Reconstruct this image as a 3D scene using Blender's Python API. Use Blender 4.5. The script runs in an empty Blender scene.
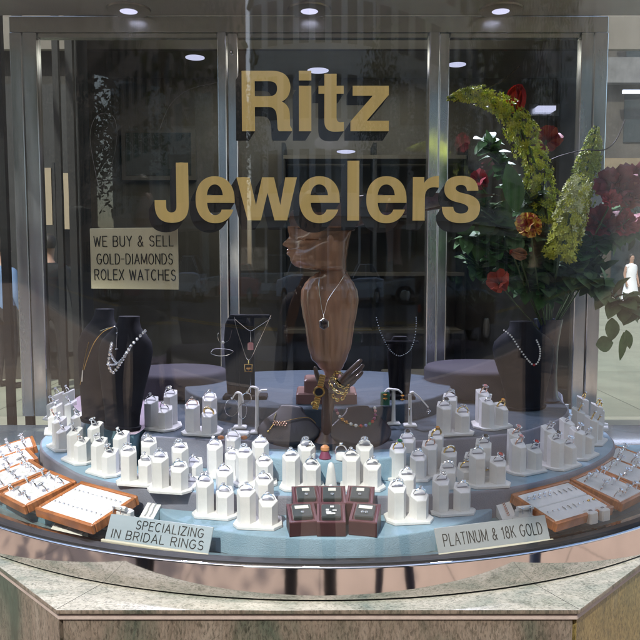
import bpy, bmesh, math, random
from mathutils import Vector, Matrix
from mathutils.geometry import tessellate_polygon
PI = math.pi
C = bpy.context.scene.collection
SC = bpy.context.scene
random.seed(7)

# ------------------------------------------------------------------ camera
EYE = Vector((0.0, 0.0, 1.5))
FPX, PITCH = 726.0, math.radians(4.8)
CP, SP = math.cos(PITCH), math.sin(PITCH)
def ray(px, py):
    u = (px - 320.0) / FPX; v = (320.0 - py) / FPX
    return Vector((u, CP + v * SP, -SP + v * CP))
def on(px, py, z):
    d = ray(px, py); return EYE + d * ((z - EYE.z) / d.z)
def at(px, py, Y):
    d = ray(px, py); return EYE + d * (Y / d.y)

cam = bpy.data.cameras.new('camera'); co = bpy.data.objects.new('camera', cam); C.objects.link(co)
co.location = EYE; co.rotation_euler = (PI / 2 - PITCH, 0, 0)
cam.sensor_fit = 'HORIZONTAL'; cam.sensor_width = 36.0; cam.lens = 36.0 * FPX / 640.0
cam.clip_start = 0.02; cam.clip_end = 600
SC.camera = co

# ------------------------------------------------------------------ materials
def newmat(name):
    m = bpy.data.materials.new(name); m.use_nodes = True
    nt = m.node_tree; nt.nodes.clear()
    out = nt.nodes.new('ShaderNodeOutputMaterial')
    return m, nt, out
def L(nt, a, b): nt.links.new(a, b)
def coords(nt, scale=(1, 1, 1), rot=(0, 0, 0), kind='Object'):
    tc = nt.nodes.new('ShaderNodeTexCoord'); mp = nt.nodes.new('ShaderNodeMapping')
    mp.inputs['Scale'].default_value = scale; mp.inputs['Rotation'].default_value = rot
    L(nt, tc.outputs[kind], mp.inputs['Vector']); return mp.outputs['Vector']
def noise(nt, vec, scale, detail=4, rough=0.55, dist=0.0):
    n = nt.nodes.new('ShaderNodeTexNoise'); n.inputs['Scale'].default_value = scale
    n.inputs['Detail'].default_value = detail; n.inputs['Roughness'].default_value = rough
    n.inputs['Distortion'].default_value = dist
    L(nt, vec, n.inputs['Vector']); return n.outputs['Fac']
def ramp(nt, fac, stops):
    r = nt.nodes.new('ShaderNodeValToRGB'); e = r.color_ramp.elements
    while len(e) < len(stops): e.new(0.5)
    for el, (p, c) in zip(e, stops):
        el.position = p; el.color = (c[0], c[1], c[2], 1)
    L(nt, fac, r.inputs['Fac']); return r.outputs['Color']
def bump(nt, h, strength, dist=0.002):
    b = nt.nodes.new('ShaderNodeBump'); b.inputs['Strength'].default_value = strength
    b.inputs['Distance'].default_value = dist
    L(nt, h, b.inputs['Height']); return b.outputs['Normal']
def mat(name, col, rough=0.5, metal=0.0, var=0.0, vscale=30.0, bmp=0.0, bscale=400.0, spec=None, sheen=0.0, coat=0.0, rvar=0.0, stretch=(1, 1, 1), wrinkle=0.0):
    m, nt, out = newmat(name)
    p = nt.nodes.new('ShaderNodeBsdfPrincipled')
    p.inputs['Base Color'].default_value = (*col, 1); p.inputs['Roughness'].default_value = rough
    p.inputs['Metallic'].default_value = metal
    if spec is not None: p.inputs['Specular IOR Level'].default_value = spec
    if sheen: p.inputs['Sheen Weight'].default_value = sheen
    if coat: p.inputs['Coat Weight'].default_value = coat
    vec = coords(nt, stretch) if (var or bmp or rvar) else None
    if var:
        f = noise(nt, vec, vscale)
        lo = [c * (1 - var) for c in col]; hi = [min(1, c * (1 + var)) for c in col]
        L(nt, ramp(nt, f, [(0.3, lo), (0.7, hi)]), p.inputs['Base Color'])
    if rvar:
        f = noise(nt, vec, vscale * 0.7, 5)
        a, b = max(0, rough - rvar), min(1, rough + rvar)
        L(nt, ramp(nt, f, [(0.3, (a, a, a)), (0.7, (b, b, b))]), p.inputs['Roughness'])
    if bmp:
        nb = bump(nt, noise(nt, vec, bscale, 3), bmp)
        if wrinkle:
            b2 = nt.nodes.new('ShaderNodeBump'); b2.inputs['Strength'].default_value = wrinkle; b2.inputs['Distance'].default_value = 0.012
            L(nt, noise(nt, coords(nt, (1, 1, 0.5)), 11.0, 3, 0.5, 1.5), b2.inputs['Height']); L(nt, nb, b2.inputs['Normal']); nb = b2.outputs['Normal']
        L(nt, nb, p.inputs['Normal'])
    L(nt, p.outputs[0], out.inputs[0]); return m
def emit(name, col, s):
    m, nt, out = newmat(name); e = nt.nodes.new('ShaderNodeEmission')
    e.inputs[0].default_value = (*col, 1); e.inputs[1].default_value = s
    L(nt, e.outputs[0], out.inputs[0]); return m
def glassmat(name, tint=(0.97, 0.985, 0.975), f0=0.04, dirt=0.0, rough=0.0, full=0.96):
    m, nt, out = newmat(name)
    tr = nt.nodes.new('ShaderNodeBsdfTransparent'); tr.inputs[0].default_value = (*tint, 1)
    gl = nt.nodes.new('ShaderNodeBsdfGlossy'); gl.inputs['Roughness'].default_value = rough
    g = nt.nodes.new('ShaderNodeNewGeometry')
    dt = nt.nodes.new('ShaderNodeVectorMath'); dt.operation = 'DOT_PRODUCT'
    L(nt, g.outputs['Incoming'], dt.inputs[0]); L(nt, g.outputs['Normal'], dt.inputs[1])
    def M(op, a, b=None):
        n = nt.nodes.new('ShaderNodeMath'); n.operation = op
        for i, x in enumerate((a, b)):
            if x is None: continue
            if isinstance(x, (int, float)): n.inputs[i].default_value = x
            else: L(nt, x, n.inputs[i])
        return n.outputs[0]
    c = M('ABSOLUTE', dt.outputs['Value']); inv = M('SUBTRACT', 1.0, c)
    f = M('ADD', M('MULTIPLY', M('POWER', inv, 5.0), full), f0)
    mx = nt.nodes.new('ShaderNodeMixShader'); L(nt, f, mx.inputs[0]); L(nt, tr.outputs[0], mx.inputs[1]); L(nt, gl.outputs[0], mx.inputs[2])
    if dirt:
        df = nt.nodes.new('ShaderNodeBsdfDiffuse'); df.inputs[0].default_value = (0.7, 0.7, 0.68, 1)
        vec = coords(nt, (1, 1, 0.12))
        n = noise(nt, vec, 26.0, 6, 0.65)
        n2 = noise(nt, coords(nt), 3.0, 4)
        fac = M('MULTIPLY', M('MULTIPLY', n, n2), dirt)
        m2 = nt.nodes.new('ShaderNodeMixShader'); L(nt, fac, m2.inputs[0]); L(nt, mx.outputs[0], m2.inputs[1]); L(nt, df.outputs[0], m2.inputs[2])
        mx = m2
    L(nt, mx.outputs[0], out.inputs[0]); return m

def granite(name, stretch, cols, flecks=0.5):
    m, nt, out = newmat(name); p = nt.nodes.new('ShaderNodeBsdfPrincipled')
    v = coords(nt, stretch)
    a = noise(nt, v, 7.0, 6, 0.6, 1.2); b = noise(nt, coords(nt, [s * 1.6 for s in stretch]), 130.0, 5, 0.75)
    c1 = ramp(nt, a, [(0.28, cols[0]), (0.42, cols[1]), (0.55, cols[2]), (0.72, cols[3])])
    c2 = ramp(nt, b, [(0.36, (0.05, 0.055, 0.05)), (0.47, (0.75, 0.75, 0.75)), (0.62, (1, 1, 1)), (0.75, (1.0, 1.0, 1.0))])
    mx = nt.nodes.new('ShaderNodeMix'); mx.data_type = 'RGBA'; mx.blend_type = 'MULTIPLY'; mx.inputs[0].default_value = flecks
    L(nt, c1, mx.inputs[6]); L(nt, c2, mx.inputs[7])
    vo = nt.nodes.new('ShaderNodeTexVoronoi'); vo.inputs['Scale'].default_value = 330.0; L(nt, coords(nt, stretch), vo.inputs['Vector'])
    sx_ = nt.nodes.new('ShaderNodeSeparateColor'); L(nt, vo.outputs['Color'], sx_.inputs[0])
    c4 = ramp(nt, sx_.outputs[0], [(0.0, (.28, .30, .28)), (.16, (.62, .63, .58)), (.34, (1, 1, 1)), (1.0, (1.12, 1.1, 1.06))])
    mx3 = nt.nodes.new('ShaderNodeMix'); mx3.data_type = 'RGBA'; mx3.blend_type = 'MULTIPLY'; mx3.inputs[0].default_value = 0.55
    f3 = noise(nt, coords(nt, [s * 1.3 for s in stretch], (0, 0, .5)), 30.0, 8, 0.8, 1.2)
    c3 = ramp(nt, f3, [(0.38, (0.30, 0.33, 0.28)), (0.48, (1, 1, 1))])
    mx2 = nt.nodes.new('ShaderNodeMix'); mx2.data_type = 'RGBA'; mx2.blend_type = 'MULTIPLY'; mx2.inputs[0].default_value = 0.6
    L(nt, mx.outputs[2], mx2.inputs[6]); L(nt, c3, mx2.inputs[7])
    L(nt, mx2.outputs[2], mx3.inputs[6]); L(nt, c4, mx3.inputs[7]); L(nt, mx3.outputs[2], p.inputs['Base Color'])
    p.inputs['Roughness'].default_value = 0.22
    L(nt, bump(nt, b, 0.06, 0.001), p.inputs['Normal'])
    L(nt, p.outputs[0], out.inputs[0]); return m

MT = {}
MT['white_pad'] = mat('white_leatherette', (0.74, 0.73, 0.72), 0.5, 0, 0.05, 45, 0.3, 800)
MT['slot'] = mat('slot_shade_grey', (0.25, 0.25, 0.27), 0.9)  # grey that paints in the shade of the ring slots
MT['silver'] = mat('polished_silver', (0.86, 0.86, 0.88), 0.12, 1.0)
MT['gold'] = mat('yellow_gold', (0.85, 0.58, 0.20), 0.16, 1.0)
MT['lens'] = emit('lamp_lens_glow', (0.72, 0.70, 1.0), 0.5)
MT['trim'] = mat('lamp_trim', (0.22, 0.21, 0.19), 0.3, 0.6)
MT['rose'] = mat('rose_gold', (0.82, 0.50, 0.38), 0.16, 1.0)
MT['diamond'] = mat('diamond_facets', (0.88, 0.90, 0.95), 0.03, 0.75)
MT['pearl'] = mat('pearl', (0.80, 0.78, 0.74), 0.25, 0, 0, coat=0.5)
for n, c in dict(black_gem=(0.01, 0.01, 0.015), red_gem=(0.45, 0.03, 0.02), green_gem=(0.03, 0.20, 0.07), amber_gem=(0.60, 0.25, 0.03), pink_gem=(0.65, 0.28, 0.28), purple_gem=(0.25, 0.04, 0.14), blue_gem=(0.20, 0.25, 0.55)).items():
    MT[n] = mat(n, c, 0.08, 0.0, coat=0.8)
MT['orange_wood'] = mat('orange_lacquered_wood', (0.44, 0.15, 0.04), 0.36, 0, 0.35, 30, 0.05, 200, coat=0.25, stretch=(1, 8, 1))
MT['maroon'] = mat('maroon_box_leather', (0.055, 0.022, 0.024), 0.38, 0, 0.12, 50, 0.1, 900)
MT['maroon_rim'] = mat('maroon_box_rim', (0.13, 0.055, 0.065), 0.35, 0, 0.1, 60)
MT['dark_velvet'] = mat('dark_grey_velvet', (0.035, 0.042, 0.042), 0.8, sheen=0.3)
MT['black_velvet'] = mat('black_velvet', (0.005, 0.005, 0.009), 0.8, 0, 0.2, 40, spec=0.2)
MT['pad_leather'] = mat('black_pad_leather', (0.010, 0.009, 0.016), 0.42, 0, 0.15, 30, 0.12, 700)
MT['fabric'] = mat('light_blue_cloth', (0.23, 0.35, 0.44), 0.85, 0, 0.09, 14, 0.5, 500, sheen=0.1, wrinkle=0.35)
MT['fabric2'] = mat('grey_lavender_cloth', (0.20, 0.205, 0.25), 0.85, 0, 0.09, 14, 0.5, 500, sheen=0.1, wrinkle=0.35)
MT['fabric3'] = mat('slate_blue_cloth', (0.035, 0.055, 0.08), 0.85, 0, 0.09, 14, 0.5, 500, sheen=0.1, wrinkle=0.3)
MT['teal'] = mat('teal_cloth', (0.13, 0.235, 0.28), 0.85, 0, 0.06, 14, 0.5, 500, wrinkle=0.3)
MT['pink'] = mat('pale_pink_cloth', (0.34, 0.27, 0.32), 0.85, 0, 0.06, 14, 0.3, 700)
MT['mauve'] = mat('dim_mauve_cloth', (0.034, 0.029, 0.042), 0.85, 0, 0.08, 14, 0.3, 700)
MT['white_trim'] = mat('white_trim', (0.75, 0.75, 0.73), 0.4)
MT['ledge'] = mat('polished_dark_ledge', (0.15, 0.19, 0.195), 0.07, 0, 0.25, 12, coat=0.5)
MT['chrome'] = mat('chrome', (0.74, 0.71, 0.69), 0.05, 1.0, 0, 6, 0.04, 14, rvar=0.02)
MT['alu'] = mat('brushed_aluminium', (0.82, 0.84, 0.84), 0.20, 0.95, 0.1, 40, rvar=0.10, stretch=(1, 1, 0.1))
MT['alu_cream'] = mat('cream_aluminium', (0.62, 0.63, 0.58), 0.26, 0.75, 0.06, 40)
MT['dark_gap'] = mat('gasket_and_shade_black', (0.012, 0.012, 0.012), 0.6)  # near-black: gaskets, joints and the shade painted under the rail
MT['grout'] = mat('pink_grout', (0.40, 0.33, 0.285), 0.7, 0, 0.12, 60, 0.2, 500)
MT['granite_top'] = granite('green_beige_granite', (1.0, 1.5, 1.0), [(0.15, 0.19, 0.16), (0.32, 0.33, 0.27), (0.44, 0.42, 0.35), (0.52, 0.50, 0.42)], 0.30)
MT['granite_front'] = granite('brown_green_granite', (1.3, 1.3, 0.45), [(0.04, 0.065, 0.045), (0.12, 0.115, 0.085), (0.18, 0.145, 0.11), (0.25, 0.215, 0.17)], 0.55)
MT['granite_sunlit'] = granite('sunlit_yellow_granite', (1.8, 1.8, 0.6), [(0.16, 0.13, 0.06), (0.26, 0.20, 0.075), (0.30, 0.22, 0.08), (0.30, 0.25, 0.13)], 0.7)  # right facet: the yellow sunlight on it is put into the colour
MT['ceil'] = mat('display_ceiling_paint', (0.27, 0.265, 0.235), 0.45, 0, 0.1, 5)
MT['gold_letter'] = mat('gold_leaf_letter', (0.93, 0.68, 0.25), 0.5, 0.0, 0.06, 70, 0.05, 300, stretch=(1, 1, .15))
MT['black_paint'] = mat('black_paint', (0.006, 0.005, 0.005), 0.6)
MT['engrave'] = mat('engraved_black_paint', (0.02, 0.022, 0.02), 0.6)
MT['sign_blue'] = mat('pale_blue_grey_plaque', (0.36, 0.42, 0.46), 0.35, 0.2, 0.06, 60, 0.05, 400, stretch=(.1, 1, 1))
MT['sign_grey'] = mat('grey_green_plaque', (0.36, 0.38, 0.39), 0.35, 0.2, 0.06, 60, 0.05, 400, stretch=(.1, 1, 1))
MT['sign_gold'] = mat('dull_gold_plaque', (0.58, 0.54, 0.38), 0.42, 0.15, 0.10, 9)
MT['cream'] = mat('cream_plastic', (0.62, 0.57, 0.45), 0.4)
MT['card'] = mat('paper_card', (0.62, 0.60, 0.53), 0.7)
MT['dark_wood'] = mat('dark_shaded_wood', (0.085, 0.042, 0.026), 0.30, 0, 0.3, 30, 0.1, 160, coat=0.3, stretch=(1, 1, 0.2))  # darker than the other wood: the hand's shade is put into the colour
MT['wood'] = mat('dark_carved_wood', (0.31, 0.165, 0.095), 0.24, 0, 0.5, 34, 0.12, 160, coat=0.6, stretch=(1, 1, 0.12))
MT['wood2'] = mat('reddish_plinth_wood', (0.20, 0.10, 0.09), 0.4, 0, 0.2, 26, 0.05, 200, stretch=(0.15, 1, 1))
MT['glass'] = glassmat('window_glass', dirt=0.001, f0=0.049)
MT['pane'] = glassmat('inner_pane_glass', tint=(0.90, 0.92, 0.91), f0=0.03)
MT['led'] = emit('led_glow', (0.80, 0.80, 1.0), 1.6)
MT['led_dim'] = emit('led_strip_glow', (0.70, 0.72, 1.0), 3.0)
MT['interior_wall'] = mat('shop_wall_paint', (0.20, 0.18, 0.155), 0.7, 0, 0.35, 1.5)
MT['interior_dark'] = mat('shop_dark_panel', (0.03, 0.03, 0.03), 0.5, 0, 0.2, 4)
MT['interior_floor'] = mat('shop_carpet', (0.045, 0.04, 0.045), 0.9, 0, 0.2, 20)
MT['concrete'] = None
# ------------------------------------------------------------------ mesh building
class MB:
    def __init__(s): s.v = []; s.f = []; s.m = []; s.M = Matrix.Identity(4)
    def add(s, vs, fs, m=0):
        o = len(s.v); s.v += [tuple(s.M @ Vector(v)) for v in vs]
        s.f += [tuple(o + i for i in f) for f in fs]; s.m += [m] * len(fs); return s
    def box(s, x0, x1, y0, y1, z0, z1, m=0):
        return s.add([(x0, y0, z0), (x1, y0, z0), (x1, y1, z0), (x0, y1, z0), (x0, y0, z1), (x1, y0, z1), (x1, y1, z1), (x0, y1, z1)],
                     [(0, 3, 2, 1), (4, 5, 6, 7), (0, 1, 5, 4), (1, 2, 6, 5), (2, 3, 7, 6), (3, 0, 4, 7)], m)
    def rbox(s, x0, x1, y0, y1, z0, z1, b=0.002, m=0):
        """box with chamfered vertical and top edges"""
        def ring(i, z): return [(x0 + i + b, y0 + i, z), (x1 - i - b, y0 + i, z), (x1 - i, y0 + i + b, z), (x1 - i, y1 - i - b, z), (x1 - i - b, y1 - i, z), (x0 + i + b, y1 - i, z), (x0 + i, y1 - i - b, z), (x0 + i, y0 + i + b, z)]
        return s.rings([ring(0, z0), ring(0, z1 - b), ring(b * 0.9, z1)], m=m)
    def rings(s, rs, cap0=True, cap1=True, m=0, closed=True):
        n = len(rs[0]); vs = [p for r in rs for p in r]; fs = []
        for k in range(len(rs) - 1):
            for i in range(n if closed else n - 1):
                j = (i + 1) % n
                fs.append((k * n + i, k * n + j, (k + 1) * n + j, (k + 1) * n + i))
        if cap0: fs.append(tuple(range(n - 1, -1, -1)))
        if cap1: fs.append(tuple((len(rs) - 1) * n + i for i in range(n)))
        return s.add(vs, fs, m)
    def lathe(s, prof, n=24, m=0, c=(0, 0)):
        rs = [[(c[0] + r * math.cos(2 * PI * i / n), c[1] + r * math.sin(2 * PI * i / n), z) for i in range(n)] for r, z in prof]
        return s.rings(rs, m=m)
    def tube(s, pts, r, n=6, m=0, closed=False):
        pts = [Vector(p) for p in pts]; N = len(pts); rs = []
        rad = r if isinstance(r, (list, tuple)) else [r] * N
        up = None
        for i, p in enumerate(pts):
            if closed: t = pts[(i + 1) % N] - pts[i - 1]
            else: t = pts[min(i + 1, N - 1)] - pts[max(i - 1, 0)]
            if t.length < 1e-9: t = Vector((0, 0, 1))
            t.normalize()
            if up is None:
                up = Vector((0, 0, 1)) if abs(t.z) < 0.9 else Vector((1, 0, 0))
            a = (up - t * up.dot(t))
            if a.length < 1e-6: a = t.orthogonal()
            a.normalize(); up = a; b = t.cross(a)
            rs.append([tuple(p + a * math.cos(2 * PI * k / n) * rad[i] + b * math.sin(2 * PI * k / n) * rad[i]) for k in range(n)])
        if closed: rs.append(rs[0]); return s.rings(rs, False, False, m)
        return s.rings(rs, m=m)
    def ball(s, c, r, n=8, k=5, m=0, sc=(1, 1, 1)):
        rs = []
        for j in range(k + 1):
            a = -PI / 2 + PI * j / k; rr = max(1e-5, r * math.cos(a))
            rs.append([(c[0] + rr * math.cos(2 * PI * i / n) * sc[0], c[1] + rr * math.sin(2 * PI * i / n) * sc[1], c[2] + r * math.sin(a) * sc[2]) for i in range(n)])
        return s.rings(rs, m=m)
    def prism(s, outline, z0, z1, b=0.0, m=0, mtop=None):
        """outline (ccw) extruded, top edge rounded by b"""
        n = len(outline)
        def inset(d):
            r = []
            for i in range(n):
                p0, p, p1 = Vector(outline[i - 1]), Vector(outline[i]), Vector(outline[(i + 1) % n])
                t = (p1 - p0); t = Vector((t.x, t.y)); t.normalize()
                r.append((p.x - t.y * d, p.y + t.x * d))
            return r
        rs = [[(x, y, z0) for x, y in outline]]
        if b:
            for k in range(4):
                a = PI / 2 * k / 3
                rs.append([(x, y, z1 - b + b * math.sin(a)) for x, y in inset(b * (1 - math.cos(a)))])
        else: rs.append([(x, y, z1) for x, y in outline])
        s.rings(rs, m=m, cap1=False)
        top = rs[-1]; s.add(top, [tuple(range(n))], m if mtop is None else mtop); return s
    def build(s, name, mats, parent=None, smooth=False, loc=None):
        me = bpy.data.meshes.new(name); me.from_pydata(s.v, [], s.f)
        mats = mats if isinstance(mats, (list, tuple)) else [mats]
        for q in mats: me.materials.append(MT[q] if isinstance(q, str) else q)
        me.polygons.foreach_set('material_index', s.m)
        if smooth:
            me.polygons.foreach_set('use_smooth', [True] * len(me.polygons))
        bm = bmesh.new(); bm.from_mesh(me); bmesh.ops.remove_doubles(bm, verts=bm.verts, dist=1e-6)
        bmesh.ops.recalc_face_normals(bm, faces=bm.faces)
        if smooth:
            for e in bm.edges:
                if len(e.link_faces) == 2 and e.calc_face_angle(0) > math.radians(38): e.smooth = False
        bm.to_mesh(me); bm.free()
        o = bpy.data.objects.new(name, me); C.objects.link(o)
        if parent is not None: o.parent = parent
        if loc is not None: o.location = loc
        return o

def tag(o, label=None, cat=None, group=None, kind=None):
    if label: o['label'] = label
    if cat: o['category'] = cat
    if group: o['group'] = group
    if kind: o['kind'] = kind
    return o
def thing(name, label, cat, loc=(0, 0, 0), rz=0.0, group=None):
    o = bpy.data.objects.new(name, None); C.objects.link(o); o.empty_display_size = 0.02
    o.location = loc; o.rotation_euler = (0, 0, rz)
    return tag(o, label, cat, group)
def dup(o, parent=None):
    c = o.copy(); C.objects.link(c)
    if parent is not None: c.parent = parent
    for ch in list(o.children): dup(ch, c)
    return c
def place(o, loc, rot=(0, 0, 0), label=None, group=None):
    o.location = loc; o.rotation_euler = rot
    if label: o['label'] = label
    if group: o['group'] = group
    return o
def smoothclosed(pts, k=8):
    r = []; n = len(pts)
    for i in range(n):
        p0, p1, p2, p3 = [Vector(pts[(i + j) % n]) for j in (-1, 0, 1, 2)]
        for q in range(k):
            t = q / k
            v = 0.5 * ((2 * p1) + (p2 - p0) * t + (2 * p0 - 5 * p1 + 4 * p2 - p3) * t * t + (-p0 + 3 * p1 - 3 * p2 + p3) * t ** 3)
            r.append(tuple(v))
    return r
def smoothopen(pts, k=6):
    pts = [Vector(p) for p in pts]; P = [pts[0]] + pts + [pts[-1]]; r = []
    for i in range(1, len(P) - 2):
        p0, p1, p2, p3 = P[i - 1:i + 3]
        for q in range(k):
            t = q / k
            r.append(0.5 * ((2 * p1) + (p2 - p0) * t + (2 * p0 - 5 * p1 + 4 * p2 - p3) * t * t + (-p0 + 3 * p1 - 3 * p2 + p3) * t ** 3))
    r.append(pts[-1]); return r

# ------------------------------------------------------------------ stroke lettering
def arc(cx, cy, rx, ry, a0, a1, n=12):
    return [(cx + rx * math.cos(math.radians(a0 + (a1 - a0) * i / n)), cy + ry * math.sin(math.radians(a0 + (a1 - a0) * i / n))) for i in range(n + 1)]
GL = {
 'A': (.70, [[(0, 0), (.35, 1), (.70, 0)], [(.12, .34), (.58, .34)]]),
 'B': (.62, [[(0, 0), (0, 1), (.34, 1)] + arc(.34, .76, .24, .24, 90, -90) + [(0, .52)], [(.34, .52)] + arc(.36, .26, .26, .26, 90, -90) + [(0, 0)]]),
 'C': (.68, [arc(.36, .5, .36, .5, 48, 312, 20)]),
 'D': (.66, [[(0, 0), (0, 1), (.24, 1)] + arc(.24, .5, .42, .5, 90, -90, 16) + [(0, 0)]]),
 'E': (.56, [[(.56, 1), (0, 1), (0, 0), (.56, 0)], [(0, .52), (.46, .52)]]),
 'G': (.70, [arc(.36, .5, .36, .5, 48, 330, 20) + [(.70, .46), (.42, .46)]]),
 'H': (.64, [[(0, 0), (0, 1)], [(.64, 0), (.64, 1)], [(0, .52), (.64, .52)]]),
 'I': (.06, [[(.03, 0), (.03, 1)]]),
 'K': (.60, [[(0, 0), (0, 1)], [(.58, 1), (0, .40)], [(.2, .6), (.60, 0)]]),
 'L': (.50, [[(0, 1), (0, 0), (.50, 0)]]),
 'M': (.80, [[(0, 0), (0, 1), (.40, .1), (.80, 1), (.80, 0)]]),
 'N': (.64, [[(0, 0), (0, 1), (.64, 0), (.64, 1)]]),
 'O': (.72, [arc(.36, .5, .36, .5, 90, 450, 26)]),
 'P': (.60, [[(0, 0), (0, 1), (.34, 1)] + arc(.34, .74, .26, .26, 90, -90) + [(0, .48)]]),
 'R': (.62, [[(0, 0), (0, 1), (.34, 1)] + arc(.34, .74, .26, .26, 90, -90) + [(0, .48)], [(.32, .48), (.62, 0)]]),
 'S': (.58, [arc(.29, .745, .255, .255, 28, 262, 12) + arc(.29, .255, .285, .255, 80, -152, 12)]),
 'T': (.60, [[(0, 1), (.60, 1)], [(.30, 1), (.30, 0)]]),
 'U': (.62, [[(0, 1)] + arc(.31, .31, .31, .31, 180, 360) + [(.62, 1)]]),
 'W': (.90, [[(0, 1), (.22, 0), (.45, .9), (.68, 0), (.90, 1)]]),
 'X': (.62, [[(0, 0), (.62, 1)], [(0, 1), (.62, 0)]]),
 'Y': (.62, [[(0, 1), (.31, .5), (.62, 1)], [(.31, .5), (.31, 0)]]),
 'Z': (.60, [[(0, 1), (.60, 1), (0, 0), (.60, 0)]]),
 '&': (.68, [[(.66, 0), (.16, .66)] + arc(.30, .80, .17, .20, 215, -40, 10) + [(.12, .42)] + arc(.25, .23, .25, .23, 130, 300, 10) + [(.62, .42)]]),
 '-': (.36, [[(0, .5), (.36, .5)]]),
 '1': (.24, [[(0, .8), (.2, 1), (.2, 0)]]),
 '8': (.56, [arc(.28, .76, .22, .24, 90, 450, 18), arc(.28, .27, .28, .27, 90, 450, 18)]),
}
def textwidth(t, sp=.22, word=.42): return sum((word if ch == ' ' else GL[ch][0] + sp) for ch in t) - sp
def strokes(mb, text, x, z, h, wscale=1.0, th=0.09, sp=.22, word=.42, y=0.0, d=0.0006, m=0):
    """text in the local xz plane, front towards -y"""
    for ch in text:
        if ch == ' ': x += word * h * wscale; continue
        w, pls = GL[ch]
        for pl in pls:
            P = [Vector((x + a * h * wscale, z + b * h)) for a, b in pl]
            r = th * h / 2
            for i in range(len(P) - 1):
                a, b = P[i], P[i + 1]; t = (b - a)
                if t.length < 1e-9: continue
                t.normalize(); n = Vector((-t.y, t.x)) * r; e = t * (r * 0.6)
                q = [a - e - n, b + e - n, b + e + n, a - e + n]
                vs = [(p.x, y, p.y) for p in q] + [(p.x, y - d, p.y) for p in q]
                mb.add(vs, [(4, 5, 6, 7), (0, 1, 5, 4), (1, 2, 6, 5), (2, 3, 7, 6), (3, 0, 4, 7)], m)
        x += (w + sp) * h * wscale
    return x

# ------------------------------------------------------------------ render / light
SUN_AZ, SUN_EL = math.radians(201.0), math.radians(51.0)
w = bpy.data.worlds.new('World'); SC.world = w; w.use_nodes = True
nt = w.node_tree; bg = nt.nodes['Background']
sky = nt.nodes.new('ShaderNodeTexSky'); sky.sky_type = 'NISHITA'; sky.sun_disc = False
sky.sun_elevation = SUN_EL; sky.sun_rotation = SUN_AZ; sky.dust_density = 2.0; sky.air_density = 1.0; sky.ozone_density = 0.6
nt.links.new(sky.outputs[0], bg.inputs[0]); bg.inputs[1].default_value = 0.15
sl = bpy.data.lights.new('sun', 'SUN'); sl.energy = 2.0; sl.angle = math.radians(0.53); sl.color = (1.0, 0.955, 0.90)
so = bpy.data.objects.new('sun', sl); C.objects.link(so)
sd = Vector((math.sin(SUN_AZ) * math.cos(SUN_EL), math.cos(SUN_AZ) * math.cos(SUN_EL), math.sin(SUN_EL)))
so.rotation_euler = sd.to_track_quat('Z', 'Y').to_euler(); so.location = sd * 30
SC.view_settings.view_transform = 'Standard'; SC.view_settings.look = 'None'
SC.view_settings.exposure = 1.25; SC.view_settings.gamma = 1.0; SC.view_settings.use_curve_mapping = False
SC.cycles.max_bounces = 10; SC.cycles.transparent_max_bounces = 24; SC.cycles.glossy_bounces = 6; SC.cycles.diffuse_bounces = 4
SC.cycles.caustics_reflective = False; SC.cycles.caustics_refractive = False
SC.cycles.sample_clamp_indirect = 4.0; SC.cycles.use_denoising = True; SC.cycles.filter_width = 1.3
# ------------------------------------------------------------------ the window's plan
CY = 1.96                                # centre of the bow
def arcpts(R, a0, a1, n, cy=CY): return [(R * math.sin(math.radians(a0 + (a1 - a0) * i / n)), cy - R * math.cos(math.radians(a0 + (a1 - a0) * i / n))) for i in range(n + 1)]
def shell(mb, r0, r1, z0, z1, a=89.0, n=90, m=0):
    """curved slab between radii r0 < r1"""
    o = arcpts(r1, -a, a, n); i = arcpts(r0, -a, a, n); N = n + 1
    vs = [(x, y, z0) for x, y in o] + [(x, y, z1) for x, y in o] + [(x, y, z0) for x, y in i] + [(x, y, z1) for x, y in i]
    fs = []
    for k in range(n):
        fs += [(k, k + 1, N + k + 1, N + k), (2 * N + k + 1, 2 * N + k, 3 * N + k, 3 * N + k + 1), (N + k, N + k + 1, 3 * N + k + 1, 3 * N + k), (k + 1, k, 2 * N + k, 2 * N + k + 1)]
    for k in (0, n): fs.append((k, N + k, 3 * N + k, 2 * N + k))
    return mb.add(vs, fs, m)

# ground ----------------------------------------------------------
def slabmat(name, col, size, joint=0.35):
    m, nt, out = newmat(name); p = nt.nodes.new('ShaderNodeBsdfPrincipled')
    v = coords(nt); b = nt.nodes.new('ShaderNodeTexBrick')
    b.offset = 0.0; b.inputs['Scale'].default_value = 1.0; b.inputs['Brick Width'].default_value = size; b.inputs['Row Height'].default_value = size
    b.inputs['Mortar Size'].default_value = 0.008; b.inputs['Mortar Smooth'].default_value = 0.2
    b.inputs['Color1'].default_value = (*col, 1); b.inputs['Color2'].default_value = (*[c * 0.9 for c in col], 1); b.inputs['Mortar'].default_value = (*[c * joint for c in col], 1)
    L(nt, v, b.inputs['Vector'])
    n = ramp(nt, noise(nt, v, 1.6, 7, 0.65), [(0.3, (0.78, 0.77, 0.76)), (0.7, (1.08, 1.07, 1.05))])
    mx = nt.nodes.new('ShaderNodeMix'); mx.data_type = 'RGBA'; mx.blend_type = 'MULTIPLY'; mx.inputs[0].default_value = 1
    L(nt, b.outputs['Color'], mx.inputs[6]); L(nt, n, mx.inputs[7]); L(nt, mx.outputs[2], p.inputs['Base Color'])
    p.inputs['Roughness'].default_value = 0.85; L(nt, bump(nt, noise(nt, v, 90, 4), 0.2, 0.004), p.inputs['Normal'])
    L(nt, p.outputs[0], out.inputs[0]); return m
MT['slab_pink'] = slabmat('pink_concrete_slabs', (0.37, 0.272, 0.208), 1.5)
MT['slab_pale'] = slabmat('pale_concrete_slabs', (0.27, 0.28, 0.215), 3.2)
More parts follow.
